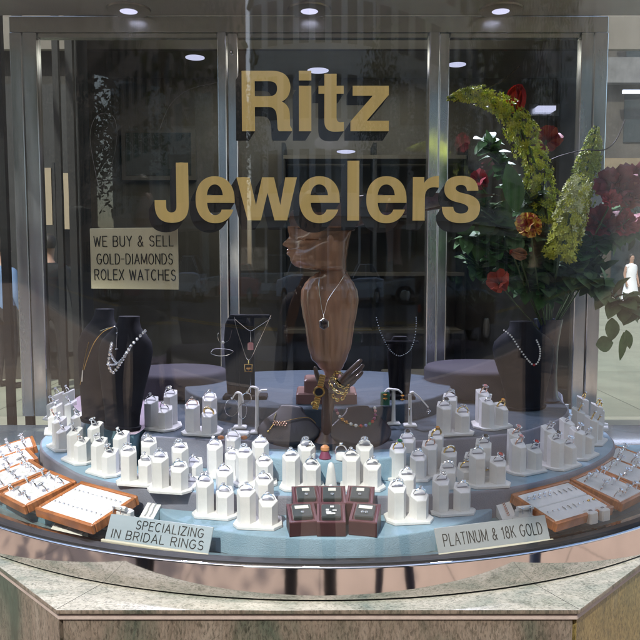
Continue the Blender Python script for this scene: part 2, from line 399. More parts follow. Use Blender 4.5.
MT['asphalt'] = mat('asphalt', (0.135, 0.125, 0.12), 0.85, 0, 0.25, 0.6, 0.3, 60)
MT['yellow_line'] = mat('yellow_road_paint', (0.55, 0.33, 0.05), 0.7, 0, 0.2, 6)
tag(MB().box(-150, 150, -150, 150, -0.5, -0.125).build('ground', 'asphalt'), kind='structure')
tag(MB().box(-60, 60, -6.0, 1.9, -0.124, 0.0).build('sidewalk', 'slab_pink'), kind='structure')
tag(MB().box(-60, 60, 1.904, 60, -0.124, 0.0).build('pavement', 'slab_pale'), kind='structure')
tag(MB().box(-60, 60, -6.2, -6.003, -0.124, 0.004).build('kerb', 'grout'), kind='structure')
tag(MB().box(-60, 60, -32, -24.2, -0.124, 0.0).build('far_sidewalk', 'slab_pink'), kind='structure')
tag(MB().box(-60, 60, -14.3, -14.1, -0.124, -0.119).box(-60, 60, -14.75, -14.55, -0.124, -0.119).build('road_marking', 'yellow_line'), kind='structure')

# granite plinth ---------------------------------------------------
t = thing('granite_plinth', 'speckled green and brown granite sill and base under the curved window', 'plinth', (0, 0.975, 0))
def plan(d):        # outward offset d of the octagon front
    k = 0.414 * d
    return [(-1.3, 1.90), (-0.368 - k - 0.93 + 0.368, 0.975 - d + 0.562), (-0.368 - k, 0.975 - d), (0.362 + k, 0.975 - d), (0.93 + k, 0.975 - d + 0.568), (1.3, 1.90)]
def shift(pts): return [(x, y - 0.975) for x, y in pts]
MB().prism(shift(plan(0.0)), 1.0068, 1.012, 0.0008, 1, 0).build('top_slab', ['granite_top', 'granite_front'], t, True)
MB().prism(shift(plan(-0.012)), 1.0040, 1.0067).build('shadow_joint', 'dark_gap', t)
MB().prism(shift(plan(-0.004)), 0.9965, 1.0039, 0.0008).build('mortar_strip', 'grout', t)
pl = shift(plan(-0.007))
fp = MB()
names = [(1, 2), (2, 3), (3, 4)]
for a, b in names:
    A, B = Vector(pl[a]), Vector(pl[b]); d = (B - A).normalized(); n = Vector((d.y, -d.x)) * -1
    A2, B2 = A + d * 0.004, B - d * 0.004
    q = [A2, B2, B2 + n * 0.03, A2 + n * 0.03]
    MB().prism([(p.x, p.y) for p in q], 0.0, 0.9964, 0.0).build('front_panel', 'granite_sunlit' if a == 3 else 'granite_front', t)
MB().prism(shift(plan(-0.016)), 0.0, 0.996).build('core', 'grout', t)
# joint line across the slab
for s in (-1, 1):
    p = (-0.368, 0.0) if s < 0 else (0.362, 0.0)
    q = (p[0] - s * -0.0 + (-s) * -0.06 * -1, 0.12)
    MB().tube([(p[0], p[1] + 0.004, 1.0117), (p[0] + (0.055 if s < 0 else -0.055), 0.115, 1.0117)], 0.0007, 4).build('slab_joint', 'dark_gap', t)

# chrome rail --------------------------------------------------------
t = thing('chrome_rail', 'curved polished chrome rail along the bottom of the window', 'rail', (0, 0, 0))
def sweep(mb, prof, a=89.0, n=110, m=0):
    rs = []
    for i in range(n + 1):
        q = math.radians(-a + 2 * a * i / n); rs.append([(r * math.sin(q), CY - r * math.cos(q), z) for r, z in prof])
    return mb.rings(rs, m=m)
b = MB(); sweep(b, [(.925, 1.0158), (.962, 1.0158), (.9625, 1.018), (.9625, 1.0186), (.9625, 1.0190), (.9625, 1.0602), (.9625, 1.0607), (.9625, 1.0612), (.9620, 1.0628), (.9608, 1.0637), (.9595, 1.064), (.925, 1.064)])
b.build('rail_face', 'chrome', t, True)
MB_ = MB(); shell(MB_, 0.930, 0.9575, 1.0121, 1.0157); MB_.build('rail_gap_shade', 'dark_gap', t, True)  # recessed black strip that paints the shade under the rail
MB_ = MB(); shell(MB_, 0.938, 0.9565, 1.0641, 1.0665); MB_.build('glass_gasket', 'dark_gap', t, True)

# glass ---------------------------------------------------------------
g = MB(); shell(g, 0.945, 0.953, 1.0655, 2.131, 89.0, 120)
tag(g.build('curved_window', 'glass', None, True), 'large curved sheet of glass bowing out over the jewelry display', 'shop window')
for s, (x0, x1) in ((-1, (-0.945, -0.812)), (1, (0.755, 0.945))):
    o = MB().box(x0, x1, 1.952, 1.958, 1.072, 2.131).build('side_pane', 'pane')
    tag(o, 'narrow clear side pane between post and glass curve, %s' % ('dim street behind it' if s < 0 else 'bright pavement behind it'), 'glass pane')

# floor ledge + platforms ----------------------------------------------
def fan(R, a=88.5, n=72): return arcpts(R, -a, a, n)
led = MB(); led.prism(fan(0.9245), 1.013, 1.052)
tag(led.build('window_ledge', 'ledge', None, False), 'polished dark ledge running along the inside of the curved glass', 'ledge')
pf = MB(); pf.prism(fan(0.893, 70), 1.0521, 1.0705, 0.002, 0, 0)
t = tag(pf.build('blue_platform', 'teal', None, True), 'flat teal cloth platform board under all the jewelry tiers', 'platform')
for q0, q1 in ((-69, -17), (20, 69)):
    tr = MB()
    sweep2 = [[(r * math.sin(math.radians(q0 + (q1 - q0) * i / 40)), CY - r * math.cos(math.radians(q0 + (q1 - q0) * i / 40)), z) for r, z in ((.8935, 1.0672), (.8975, 1.0672), (.8975, 1.0712), (.8935, 1.0712))] for i in range(41)]
    tr.rings(sweep2).build('edge_trim', 'white_trim', t, True)
A_ = smoothclosed([(-.29, 1.30), (-.264, 1.168), (-.18, 1.092), (-.08, 1.056), (.02, 1.047), (.12, 1.06), (.238, 1.123), (.309, 1.217), (.32, 1.31), (.2, 1.5), (-.18, 1.5)])
tag(MB().prism(A_, 1.0526, 1.087, 0.003).build('front_tier', 'fabric', None, True), 'lowest rounded light blue tier carrying the maroon ring boxes', 'display tier')
B_ = smoothclosed([(-.60, 1.60), (-.571, 1.453), (-.478, 1.318), (-.378, 1.225), (-.2, 1.16), (.015, 1.142), (.2, 1.156), (.338, 1.198), (.47, 1.29), (.57, 1.40), (.622, 1.51), (.635, 1.65), (.6, 1.86), (0, 1.9), (-.57, 1.86)])
tag(MB().prism(B_, 1.0527, 1.118, 0.004, 0, 1).build('wide_tier', ['fabric2', 'fabric'], None, True), 'wide curved lavender grey tier carrying both long rows of ring stands', 'display tier')
M_ = [(0.02 + .255 * math.cos(2 * PI * i / 48), 1.464 + .255 * math.sin(2 * PI * i / 48)) for i in range(48)]
tag(MB().prism(M_, 1.119, 1.158, 0.004).build('centre_tier', 'fabric', None, True), 'round blue tier in the middle under the two black necklace pads', 'display tier')
C_ = smoothclosed([(-.334, 1.335), (-.30, 1.322), (-.178, 1.297), (.015, 1.282), (.2, 1.295), (.359, 1.345), (.44, 1.41), (.52, 1.51), (.56, 1.64), (.55, 1.85), (0, 1.89), (-.334, 1.85), (-.336, 1.6)], 6)
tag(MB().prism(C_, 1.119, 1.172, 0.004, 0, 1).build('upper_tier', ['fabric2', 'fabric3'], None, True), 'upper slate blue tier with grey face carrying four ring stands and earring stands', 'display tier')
P_ = smoothclosed([(-.341, 1.33), (-.37, 1.36), (-.402, 1.404), (-.475, 1.477), (-.53, 1.56), (-.559, 1.64), (-.56, 1.72), (-.52, 1.84), (-.341, 1.87), (-.341, 1.6)], 6)
tag(MB().prism(P_, 1.119, 1.178, 0.004, 0, 1).build('bust_pedestal', ['teal', 'pink'], None, True), 'rounded pedestal with teal side and pinkish top under the black necklace busts', 'pedestal')
D_ = [(-0.005 + .31 * math.cos(2 * PI * i / 56), 1.70 + (.31 if math.sin(2 * PI * i / 56) < 0 else .19) * math.sin(2 * PI * i / 56)) for i in range(56)]
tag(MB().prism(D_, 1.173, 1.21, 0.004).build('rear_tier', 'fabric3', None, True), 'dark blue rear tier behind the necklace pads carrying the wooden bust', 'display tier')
for i, (x, y, r, h) in enumerate(((-.345, 1.74, .105, 1.235), (.385, 1.74, .115, 1.245))):
    o = [(x + r * 1.15 * math.cos(2 * PI * k / 40), y + r * math.sin(2 * PI * k / 40)) for k in range(40)]
    tag(MB().prism(o, 1.179, h, 0.012).build('round_riser', 'mauve', None, True), ('mauve cloth drum standing behind the upper left pair of ring stands', 'mauve cloth drum standing behind the upper right ring stands')[i], 'riser')

# rear frame ---------------------------------------------------------
t = thing('sliding_door_frame', 'aluminium frame with three tall sliding glass doors at the back of the display', 'door frame', (0, 1.95, 1.072))
def fr(x0, x1, y0, y1, z0, z1, name, m='alu'):
    return MB().rbox(x0, x1, y0 - 1.95, y1 - 1.95, z0 - 1.072, z1 - 1.072, 0.002).build(name, m, t)
for x0, x1 in ((-.812, -.781), (-.778, -.742), (-.268, -.246), (-.243, -.218), (.286, .312), (.315, .340), (.684, .716), (.719, .754)):
    fr(x0, x1, 1.95 if abs(x0) > .5 else 1.945 + (.012 if x0 in (-.243, .315) else 0), 1.985, 1.073, 2.090, 'post')
fr(-.812, .754, 1.953, 1.985, 2.091, 2.132, 'top_rail', 'alu_cream')
for x0, x1 in ((-.740, -.270), (-.216, .284), (.342, .682)):
    fr(x0, x1, 1.957, 1.980, 2.078, 2.0905, 'head_bead', 'alu_cream')
    fr(x0, x1, 1.957, 1.980, 1.073, 1.105, 'bottom_rail')
    fr(x0, x1, 1.966, 1.971, 1.1052, 2.0778, 'glass_panel', 'pane')
MB().ball((-.232, -.004, 1.95 - 1.072 + 0.09), 0.004, 8, 5, 0).build('screw', 'alu', t)

# display ceiling and header ------------------------------------------
t = thing('display_ceiling', 'beige ceiling of the display with three recessed round lights in it', 'ceiling panel', (0, 0, 2.1325))
MB().prism(fan(0.97, 89.5), 0.0, 0.065).build('panel', 'ceil', t)
for px, py in ((140, 11.5), (310, 11.5), (490, 11.5)):
    p = on(px, py, 2.1325); y = 1.905; x = (px - 320) / FPX * y * 1.03
    MB().lathe([(.056, 0.0), (.054, -.004), (.046, -.005), (.002, -.0052)], 32, 0, (x, y)).build('light_trim', 'trim', t, True)
    dl = MB().lathe([(.022, -.0054), (.021, -.0062), (.016, -.0066), (.004, -.007)], 28, 0, (x, y)).build('light_lens', 'lens', t, True)
    ld = bpy.data.lights.new('downlight', 'SPOT'); ld.energy = 17.0; ld.spot_size = math.radians(115); ld.spot_blend = 0.8; ld.color = (0.78, 0.76, 1.0); ld.shadow_soft_size = 0.04
    lo = bpy.data.objects.new('downlight', ld); C.objects.link(lo); lo.location = (x, y, 2.10)
    lo.rotation_euler = (math.radians(-28), 0, 0)
h = MB(); h.prism(arcpts(0.985, -89.5, 89.5, 60), 2.256, 3.4)
h.build('header', 'interior_wall', t, True)
# unseen slab added over the window only to shade the display
# its outline is cut so the shadow covers the back and right side
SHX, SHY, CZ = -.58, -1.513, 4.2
blocker = thing('shade_slab', 'added unseen slab on arms that shades the display window', 'shade_slab', (SHX, 1.0 + SHY, CZ))
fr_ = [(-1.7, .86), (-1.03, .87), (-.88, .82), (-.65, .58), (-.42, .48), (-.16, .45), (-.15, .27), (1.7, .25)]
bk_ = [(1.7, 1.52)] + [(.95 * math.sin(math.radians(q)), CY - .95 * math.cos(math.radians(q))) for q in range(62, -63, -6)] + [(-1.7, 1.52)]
MB().prism([(x, y - 1.0) for x, y in fr_ + bk_], 0, .03).build('cloth', 'interior_dark', blocker)  # the added slab itself, there only for its shadow
for x in (-1.2, 1.4): MB().tube([(x, .4, .015), (x, 2.1 - SHY - .6, .015)], .02, 8).build('arm', 'alu', blocker)  # rods added to carry the slab

# shop interior --------------------------------------------------------
t = thing('shop_room', 'dim shop room with brown walls seen through the rear glass doors', 'shop interior', (0, 1.99, 0))
def wallq(a, b, z0, z1, th, name, m):
    A, B = Vector(a), Vector(b); d = (B - A).normalized(); n = Vector((-d.y, d.x)) * th
    q = [A, B, B + n, A + n]
    if th < 0: q = q[::-1]
    return MB().prism([(p.x, p.y - 1.99) for p in q], z0, z1).build(name, m, t)
wallq((-2.12, 6.4), (2.31, 6.4), 0, 3.2, 0.1, 'back_wall', 'interior_wall')
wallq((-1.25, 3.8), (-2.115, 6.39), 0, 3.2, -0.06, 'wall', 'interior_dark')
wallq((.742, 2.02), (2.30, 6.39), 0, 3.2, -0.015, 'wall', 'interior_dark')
MB().prism([(x, y - 1.99) for x, y in ((-.85, 1.995), (.74, 1.995), (2.31, 6.39), (-2.12, 6.39), (-1.26, 3.79))], 3.05, 3.12).build('room_ceiling', 'ceil', t)
MB().prism([(x, y - 1.99) for x, y in ((-.85, 1.995), (.74, 1.995), (2.31, 6.39), (-2.12, 6.39), (-1.26, 3.79))], 0.004, 0.05).build('room_floor', 'interior_floor', t)
MB().box(-2.0, 2.2, 4.35 - 1.99, 4.39 - 1.99, 2.72, 3.049).build('bulkhead', 'interior_wall', t)
for k, (px, py, Y, wd) in enumerate(((195, 58, 4.3, .055), (318, 71, 4.2, .06), (457, 65, 4.2, .05), (346, 152, 4.0, .05))):
    p = at(px, py, Y)
    MB().lathe([(wd * .8, p.z - 0.003), (wd, p.z), (wd, p.z + .004)], 24, 0, (p.x, p.y - 1.99)).build('ceiling_lamp', 'lens', t)
# glazed side wall with slim mullions
def mull(u, Y, wd): return MB().box(u * Y - wd, u * Y + wd, Y - 1.99 - wd, Y - 1.99 + wd, 0.05, 3.05)
for u, Y, wd in ((-.3545, 3.3, .013), (-.336, 3.72, .018), (-.405, 2.35, .012)):
    mull(u, Y, wd).build('mullion', 'dark_gap', t)
MB().box(-.88, -.86, .02, .04, .05, 3.05).build('mullion', 'dark_gap', t)
# wall mirror, wall fluorescent, shelf unit, counter
m_ = thing('wall_mirror', 'pale framed glass panel hanging on the dim shop wall behind the letter J', 'mirror', (-1.38, 6.38, 2.2))
MB().box(-.33, .31, -.03, .015, -.02, .42).build('frame', 'interior_wall', m_)
MB().box(-.29, .27, -.034, -.031, .02, .38).build('mirror_glass', mat('dull_mirror', (.35, .38, .36), .18, .8), m_)
p = at(546, 108.5, 6.2)
m_ = thing('fluorescent_lamp', 'short lit fluorescent lamp on the shop wall behind the yellow flower spikes', 'lamp', p)
MB().box(-.075, .075, -.03, .05, -.018, .018).build('tube', 'lens', m_); MB().box(-.13, .13, .051, .09, -.05, .05).build('housing', 'alu', m_)
for nm, x0, x1, y0, y1, lab in (('display_counter', -1.1, -.1, 3.4, 3.9, 'dark shop counter with pale top behind the sliding doors, left of the wooden bust'), ('display_counter', .35, 1.05, 3.5, 4.0, 'dark shop counter with pale top behind the right sliding door')):
    m_ = thing(nm, lab, 'counter', ((x0 + x1) / 2, (y0 + y1) / 2, .05)); hx, hy = (x1 - x0) / 2, (y1 - y0) / 2
    MB().rbox(-hx, hx, -hy, hy, 0, .80, .01).build('cabinet', 'interior_dark', m_); MB().rbox(-hx - .01, hx + .01, -hy - .01, hy + .01, .801, .84, .006).build('counter_top', 'interior_wall', m_)
m_ = thing('wall_shelf_unit', 'dark shelf unit standing against the back wall of the shop, centre', 'shelf unit', (0.45, 6.2, .05))
for k in range(5): MB().box(-.75, .75, -.16, .17, .35 + k * .48, .38 + k * .48).build('shelf', 'interior_wall', m_)
for s in (-1, 0, 1): MB().box(s * .75 - .015, s * .75 + .015, -.155, .165, 0, 2.4).build('upright', 'interior_dark', m_)
il = bpy.data.lights.new('room_light', 'AREA'); il.energy = 7; il.size = 2.0; il.color = (1, .93, .82)
io = bpy.data.objects.new('room_light', il); C.objects.link(io); io.location = (0, 5.0, 3.03); il.energy = 10

# ------------------------------------------------------------------ lettering on the glass
def rp(pts): return pts
def Q(p0, c, p1, n=8): return [((1 - t) ** 2 * p0[0] + 2 * t * (1 - t) * c[0] + t * t * p1[0], (1 - t) ** 2 * p0[1] + 2 * t * (1 - t) * c[1] + t * t * p1[1]) for t in [i / n for i in range(n + 1)]]
def ell(cx, cy, rx, ry, a0, a1, n=18, e=2.2):
    r = []
    for i in range(n + 1):
        a = math.radians(a0 + (a1 - a0) * i / n); c, s_ = math.cos(a), math.sin(a)
        r.append((cx + rx * math.copysign(abs(c) ** (2 / e), c), cy - ry * math.copysign(abs(s_) ** (2 / e), s_)))
    return r
def letter_e(x0, x1, y0=176.2, y1=223.2):
    cx, cy, rx, ry = (x0 + x1) / 2, (y0 + y1) / 2, (x1 - x0) / 2, (y1 - y0) / 2
    yb0, yb1 = y0 + 19.0, y0 + 26.6     # crossbar
    yt = y1 - 13.6
    out = [(x1, yb1)] + ell(cx, cy, rx, ry, 0, 180, 22) + [p for p in ell(cx, cy, rx, ry, 180, 345, 24)[1:] if not (p[0] > cx and p[1] < yt + .6)]
    out += [(x1 - 1.4, yt), (x1 - 13.0, yt)] + [p for p in ell(cx, cy, rx - 11.2, ry - 8.0, 340, 190, 22) if not (p[0] > x1 - 13.6)] + [(x0 + 11.4, yb1)]
    hole = [(x0 + 11.2, yb0)] + ell(cx - .2, cy - 2.2, rx - 11.4, ry - 10.4, 168, 12, 16) + [(x1 - 11.6, yb0)]
    return out, [hole]
LET = []
k4 = lambda X, Y: (235 + X / 4, 60 + Y / 4)
LET.append(('R', [k4(33, 43)] + [k4(*q) for q in Q((150, 43), (222, 43), (224, 108)) + Q((224, 108), (222, 152), (190, 166)) + Q((190, 166), (219, 180), (221, 215)) + [(222, 262), (230, 276), (230, 285), (178, 285)] + Q((173, 275), (172, 250), (170, 222)) + Q((170, 222), (166, 188), (138, 188)) + [(84, 188), (84, 285), (33, 285)]],
            [[k4(*q) for q in [(84, 85), (84, 145)] + Q((140, 145), (172, 145), (172, 114)) + Q((172, 114), (172, 85), (140, 85))]]))
LET.append(('i', [k4(*q) for q in [(257, 103), (306, 103), (306, 285), (257, 285)]], []))
LET.append(('i', [k4(*q) for q in [(257, 43), (306, 43), (306, 82), (257, 82)]], []))
LET.append(('t', [k4(*q) for q in [(357, 55), (405, 55), (405, 103), (433, 103), (433, 135), (405, 135)] + Q((405, 228), (405, 249), (420, 249)) + [(434, 248), (434, 285)] + Q((405, 287), (357, 290), (357, 245)) + [(357, 135), (334, 135), (334, 103), (357, 103)]], []))
LET.append(('z', [k4(*q) for q in [(468, 103), (610, 103), (610, 140), (524, 243), (611, 243), (611, 285), (460, 285), (460, 246), (547, 143), (468, 143)]], []))
kj = lambda X, Y: (145 + X / 3.5556, 150 + Y / 3.5556)
LET.append(('J', [kj(*q) for q in [(115, 45), (158, 45)] + Q((158, 195), (158, 259), (98, 259)) + Q((98, 259), (38, 259), (38, 195)) + [(38, 178), (78, 178)] + Q((78, 198), (78, 222), (97, 222)) + Q((97, 222), (115, 222), (115, 198))], []))
LET.append(('e',) + letter_e(196.4, 235.2))
LET.append(('w', [kj(*q) for q in [(328, 97), (374, 97), (396, 196), (418, 97), (460, 97), (482, 196), (500, 97), (541, 97), (506, 250), (461, 250), (437, 152), (413, 250), (366, 250)]], []))
LET.append(('e',) + letter_e(299.4, 339.6))
kl = lambda X, Y: (310 + X / 3.5556, 150 + Y / 3.5556)
LET.append(('l', [kl(*q) for q in [(132, 38), (174, 38), (174, 251), (132, 251)]], []))
LET.append(('e',) + letter_e(366.0, 406.0))
LET.append(('r', [kl(*q) for q in [(363, 96), (403, 96), (403, 118)] + Q((403, 118), (416, 92), (455, 92)) + [(455, 134)] + Q((440, 132), (406, 132), (406, 168)) + [(406, 251), (363, 251)]], []))
LET.append(('s', [kl(*q) for q in Q((594, 145), (592, 92), (533, 92)) + Q((533, 92), (474, 92), (474, 140)) + Q((474, 140), (474, 176), (522, 186)) + Q((522, 186), (560, 194), (560, 208)) + Q((560, 208), (558, 226), (533, 226)) + Q((533, 226), (508, 226), (506, 202)) + [(466, 202)] + Q((466, 202), (468, 260), (533, 260)) + Q((533, 260), (601, 260), (601, 204)) + Q((601, 204), (601, 166), (546, 155)) + Q((546, 155), (514, 149), (514, 136)) + Q((514, 136), (516, 124), (533, 124)) + Q((533, 124), (552, 124), (554, 145))], []))
def onglass(px, py, R):
    """the point of the bow at radius R, letters laid level round the curve"""
    d = ray(px, 259); a = d.x * d.x + d.y * d.y; bb = -2 * d.y * CY; c = CY * CY - R * R
    q = (-bb - math.sqrt(bb * bb - 4 * a * c)) / (2 * a)
    f = ray(320, py); z = EYE.z + (CY - R) * f.z / f.y
    # keep the photographed height at this distance
    g_ = ray(px, py); z = EYE.z + q * d.y * g_.z / g_.y
    return (d.x * q, d.y * q, z)
lt = thing('shop_name_lettering', 'gold letters with black drop shadows spelling Ritz Jewelers on the window', 'lettering', (0, 1.01, 1.5))
def flat(loops, R, name, m, parent, th=0.0004, off=(0, 0)):
    org = Vector((0, 1.01, 1.5)); polys = [[Vector((x, y, 0)) for x, y in lp] for lp in loops]
    pts = [(x, y) for lp in loops for x, y in lp]; bm = bmesh.new()
    vs = [bm.verts.new((x, y, 0)) for x, y in pts]
    for q in tessellate_polygon(polys):
        try: bm.faces.new([vs[i] for i in q])
        except ValueError: pass
    x0, x1 = min(p[0] for p in pts), max(p[0] for p in pts); x = x0 + 2.0
    while x < x1 - .2:
        bmesh.ops.bisect_plane(bm, geom=bm.verts[:] + bm.edges[:] + bm.faces[:], plane_co=(x, 0, 0), plane_no=(1, 0, 0)); x += 2.0
    for v in bm.verts: v.co = Vector(onglass(v.co.x + off[0], v.co.y + off[1], R)) - org
    bmesh.ops.recalc_face_normals(bm, faces=bm.faces)
    ext = bmesh.ops.solidify(bm, geom=bm.faces[:], thickness=th)
    me = bpy.data.meshes.new(name); bm.to_mesh(me); bm.free(); me.materials.append(MT[m])
    o = bpy.data.objects.new(name, me); C.objects.link(o); o.parent = parent; return o
def dedupe(lp):
    r = []
    for p in lp:
        if not r or (abs(p[0] - r[-1][0]) + abs(p[1] - r[-1][1])) > 0.02: r.append(p)
    if abs(r[0][0] - r[-1][0]) + abs(r[0][1] - r[-1][1]) < 0.02: r.pop()
    return r
def densify(lp, step=6.0):
    r = []
    for i, p in enumerate(lp):
        q = lp[(i + 1) % len(lp)]; n = max(1, int(abs(q[0] - p[0]) / step))
        r += [(p[0] + (q[0] - p[0]) * j / n, p[1] + (q[1] - p[1]) * j / n) for j in range(n)]
    return r
for ch, outl, holes in LET:
    loops = [densify(dedupe(outl))] + [densify(dedupe(h_)) for h_ in holes]
    lo_ = flat(loops, 0.9445, 'letter', 'gold_letter', lt)
    dx, dy = -6.0, 9.5
    b = MB(); org = Vector((0, 1.01, 1.5)); R = 0.9432
    for lp in loops:
        n = len(lp)
        vs = [tuple(Vector(onglass(x, y, R)) - org) for x, y in lp] + [tuple(Vector(onglass(x + dx, y + dy, R - .0002)) - org) for x, y in lp]
        b.add(vs, [(i, (i + 1) % n, n + (i + 1) % n, n + i) for i in range(n)])
    pts = [p for lp in loops for p in lp]; polys = [[Vector((x, y, 0)) for x, y in lp] for lp in loops]
    b.add([tuple(Vector(onglass(x + dx, y + dy, R - .0004)) - org) for x, y in pts], [tuple(q) for q in tessellate_polygon(polys)])
    b.build('drop_shadow', 'black_paint', lo_)

# ------------------------------------------------------------------ signs
def plaque(name, label, p0, p1, h, lean, th, m, lines, strip=None, lh=None):
    """p0, p1 bottom corners; leans back by lean radians"""
    p0, p1 = Vector(p0), Vector(p1); d = p1 - p0; W = d.length; rz = math.atan2(d.y, d.x)
    t = thing(name, label, 'sign', (p0 + p1) / 2, rz)
    o = MB().rbox(-W / 2, W / 2, 0, th, 0, h, .0008).build('plate', m, t); o.rotation_euler = (-lean, 0, 0)
    for txt, cx, z, hh, ws, th_ in lines:
        b = MB(); w_ = W * ws; ws = w_ / (textwidth(txt, .30, .55) * hh)
        strokes(b, txt, cx * W - w_ / 2, z * h, hh, ws, th_, .30, .55, y=-0.0002)
        q = b.build('lettering', 'engrave', t); q.rotation_euler = (-lean, 0, 0)
    if strip: MB().rbox(-W / 2 - .003, W / 2 + .003, -.005, -.0004, -.0098, .0045, .0012).build('holder', strip, t)
    return t
zb = 1.0625
plaque('bridal_sign', 'pale blue plaque reading SPECIALIZING IN BRIDAL RINGS on the ledge', on(104, 541, zb), on(208, 556, zb), .042, math.radians(28), .002, 'sign_blue',
       [('SPECIALIZING', .10, .58, .0125, .64, .10), ('IN BRIDAL RINGS', 0.0, .17, .0125, .88, .10)], 'cream')
plaque('platinum_sign', 'grey plaque reading PLATINUM AND 18K GOLD on the ledge', on(439, 556, zb), on(551, 541, zb), .040, math.radians(26), .002, 'sign_grey',
       [('PLATINUM & 18K GOLD', 0.0, .31, .0170, .88, .075)], 'cream')
p0, p1 = Vector((-.3465, 1.099, 1.4555)), Vector((-.2065, 1.060, 1.4555))
plaque('buying_sign', 'dull gold plaque reading WE BUY AND SELL hung inside the glass', p0, p1, .0905, 0, .002, 'sign_gold',
       [('WE BUY & SELL', 0.0, .70, .0150, .90, .085), ('GOLD-DIAMONDS', 0.01, .41, .0150, .86, .085), ('ROLEX WATCHES', 0.01, .15, .0150, .92, .085)])
# card with script
t = thing('diamond_card', 'small paper card in script lettering leaning in front of the left wooden tray', 'card', on(64, 535.5, 1.0535), math.radians(-31))
o = MB().add([(-.036, 0, 0), (.036, 0, 0), (.042, .012, .0), (.033, .02, .019), (-.036, .02, .019), (-.036, .001, -.001), (.036, .001, -.001), (.042, .013, -.001), (.033, .021, .018), (-.036, .021, .018)],
             [(0, 1, 2, 3, 4), (9, 8, 7, 6, 5), (0, 5, 6, 1), (1, 6, 7, 2), (2, 7, 8, 3), (3, 8, 9, 4), (4, 9, 5, 0)]).build('paper', 'card', t)
fc = bpy.data.curves.new('script', 'FONT'); fc.body = 'Certified Diamond'; fc.size = .0105; fc.shear = .35; fc.align_x = 'CENTER'
fo = bpy.data.objects.new('script_tmp', fc); C.objects.link(fo); bpy.context.view_layer.update()
me = bpy.data.meshes.new_from_object(fo.evaluated_get(bpy.context.evaluated_depsgraph_get())); bpy.data.objects.remove(fo)
me.name = 'lettering'; me.materials.clear(); me.materials.append(MT['engrave'])
o = bpy.data.objects.new('lettering', me); C.objects.link(o); o.parent = t; o.location = (-.002, .0068, .0072); o.rotation_euler = (math.radians(43.5), 0, 0)
# ------------------------------------------------------------------ rings
def gem(b, c, r, m, tilt=0):
    n = 8
    rs = [[(c[0] + q * r * math.cos(2 * PI * i / n), c[1] + q * r * math.sin(2 * PI * i / n), c[2] + h * r) for i in range(n)] for q, h in ((.04, -.75), (1, 0.0), (.92, .14), (.55, .38))]
    b.rings(rs, m=m)
def circ(R, z0, n=20): return [(R * math.cos(2 * PI * i / n), 0, z0 + R * math.sin(2 * PI * i / n)) for i in range(n)]
RINGS = {}
def make_ring(style):
    """standing ring, base plane at z=0 through its centre, top upward"""
    R = .0086
    root = thing('ring', 'x', 'ring')
    metal = dict(gold='gold', amber='gold', halo_gold='gold', green='gold', twotone='gold', rose='rose', pink='rose').get(style, 'silver')
    b = MB(); wide = .0016 if style in ('amber', 'twotone') else .0011
    b.tube(circ(R, .003), wide, 6, 0, True)
    if style in ('halo', 'halo_gold', 'black', 'red', 'green', 'amber', 'pink'):
        b.lathe([(.0012, .0112), (.0036, .0128), (.0040, .0136), (.0034, .0136)], 10)
    else:
        for s in (-1, 1): b.tube([(s * .001, 0, .0115), (s * .0026, 0, .0150)], .0005, 4)
        for s in (-1, 1): b.tube([(0, s * .001, .0115), (0, s * .0026, .0150)], .0005, 4)
    b.build('band', metal, root, True)
    g = MB()
    if style in ('solitaire', 'gold', 'rose'): gem(g, (0, 0, .0146), .0031, 0)
    elif style == 'trio':
        gem(g, (0, 0, .0148), .0030, 0)
        for s in (-1, 1): gem(g, (s * .0049, 0, .0132), .0021, 0)
    elif style == 'twotone':
        for k in range(5): gem(g, ((k - 2) * .0026, 0, .0138 - .0004 * abs(k - 2) ** 2), .0016, 0)
    else: gem(g, (0, 0, .0148), .0030 if style.startswith('halo') else .0038, 1)
    if style in ('halo', 'halo_gold', 'black', 'red', 'green', 'pink'):
        for k in range(10): gem(g, (.0046 * math.cos(k * PI / 5), .0046 * math.sin(k * PI / 5), .0140), .0013, 0)
    gm = dict(black='black_gem', red='red_gem', green='green_gem', amber='amber_gem', pink='pink_gem').get(style, 'diamond')
    g.build('stone', ['diamond', gm], root)
    if style in ('trio', 'twotone', 'halo'):
        sh = MB()
        for s in (-1, 1):
            for k in range(3): gem(sh, (s * R * math.cos(1.05 - .2 * k), 0, .003 + R * math.sin(1.05 - .2 * k) + .0012), .0009, 0)
        sh.build('side_stones', 'diamond', root)
    return root
SNAME = dict(solitaire='silver solitaire ring', trio='three-stone silver ring', halo='silver halo ring', gold='gold solitaire ring', halo_gold='gold cluster ring', twotone='wide gold band',
             black='black stone ring', red='red stone ring', green='green stone ring', amber='large amber ring', pink='pink stone ring', rose='rose gold ring')
def put_ring(style, loc, rot, label, group):
    if style not in RINGS: r = RINGS[style] = make_ring(style)
    else: r = dup(RINGS[style])
    return place(r, loc, rot, label, group)

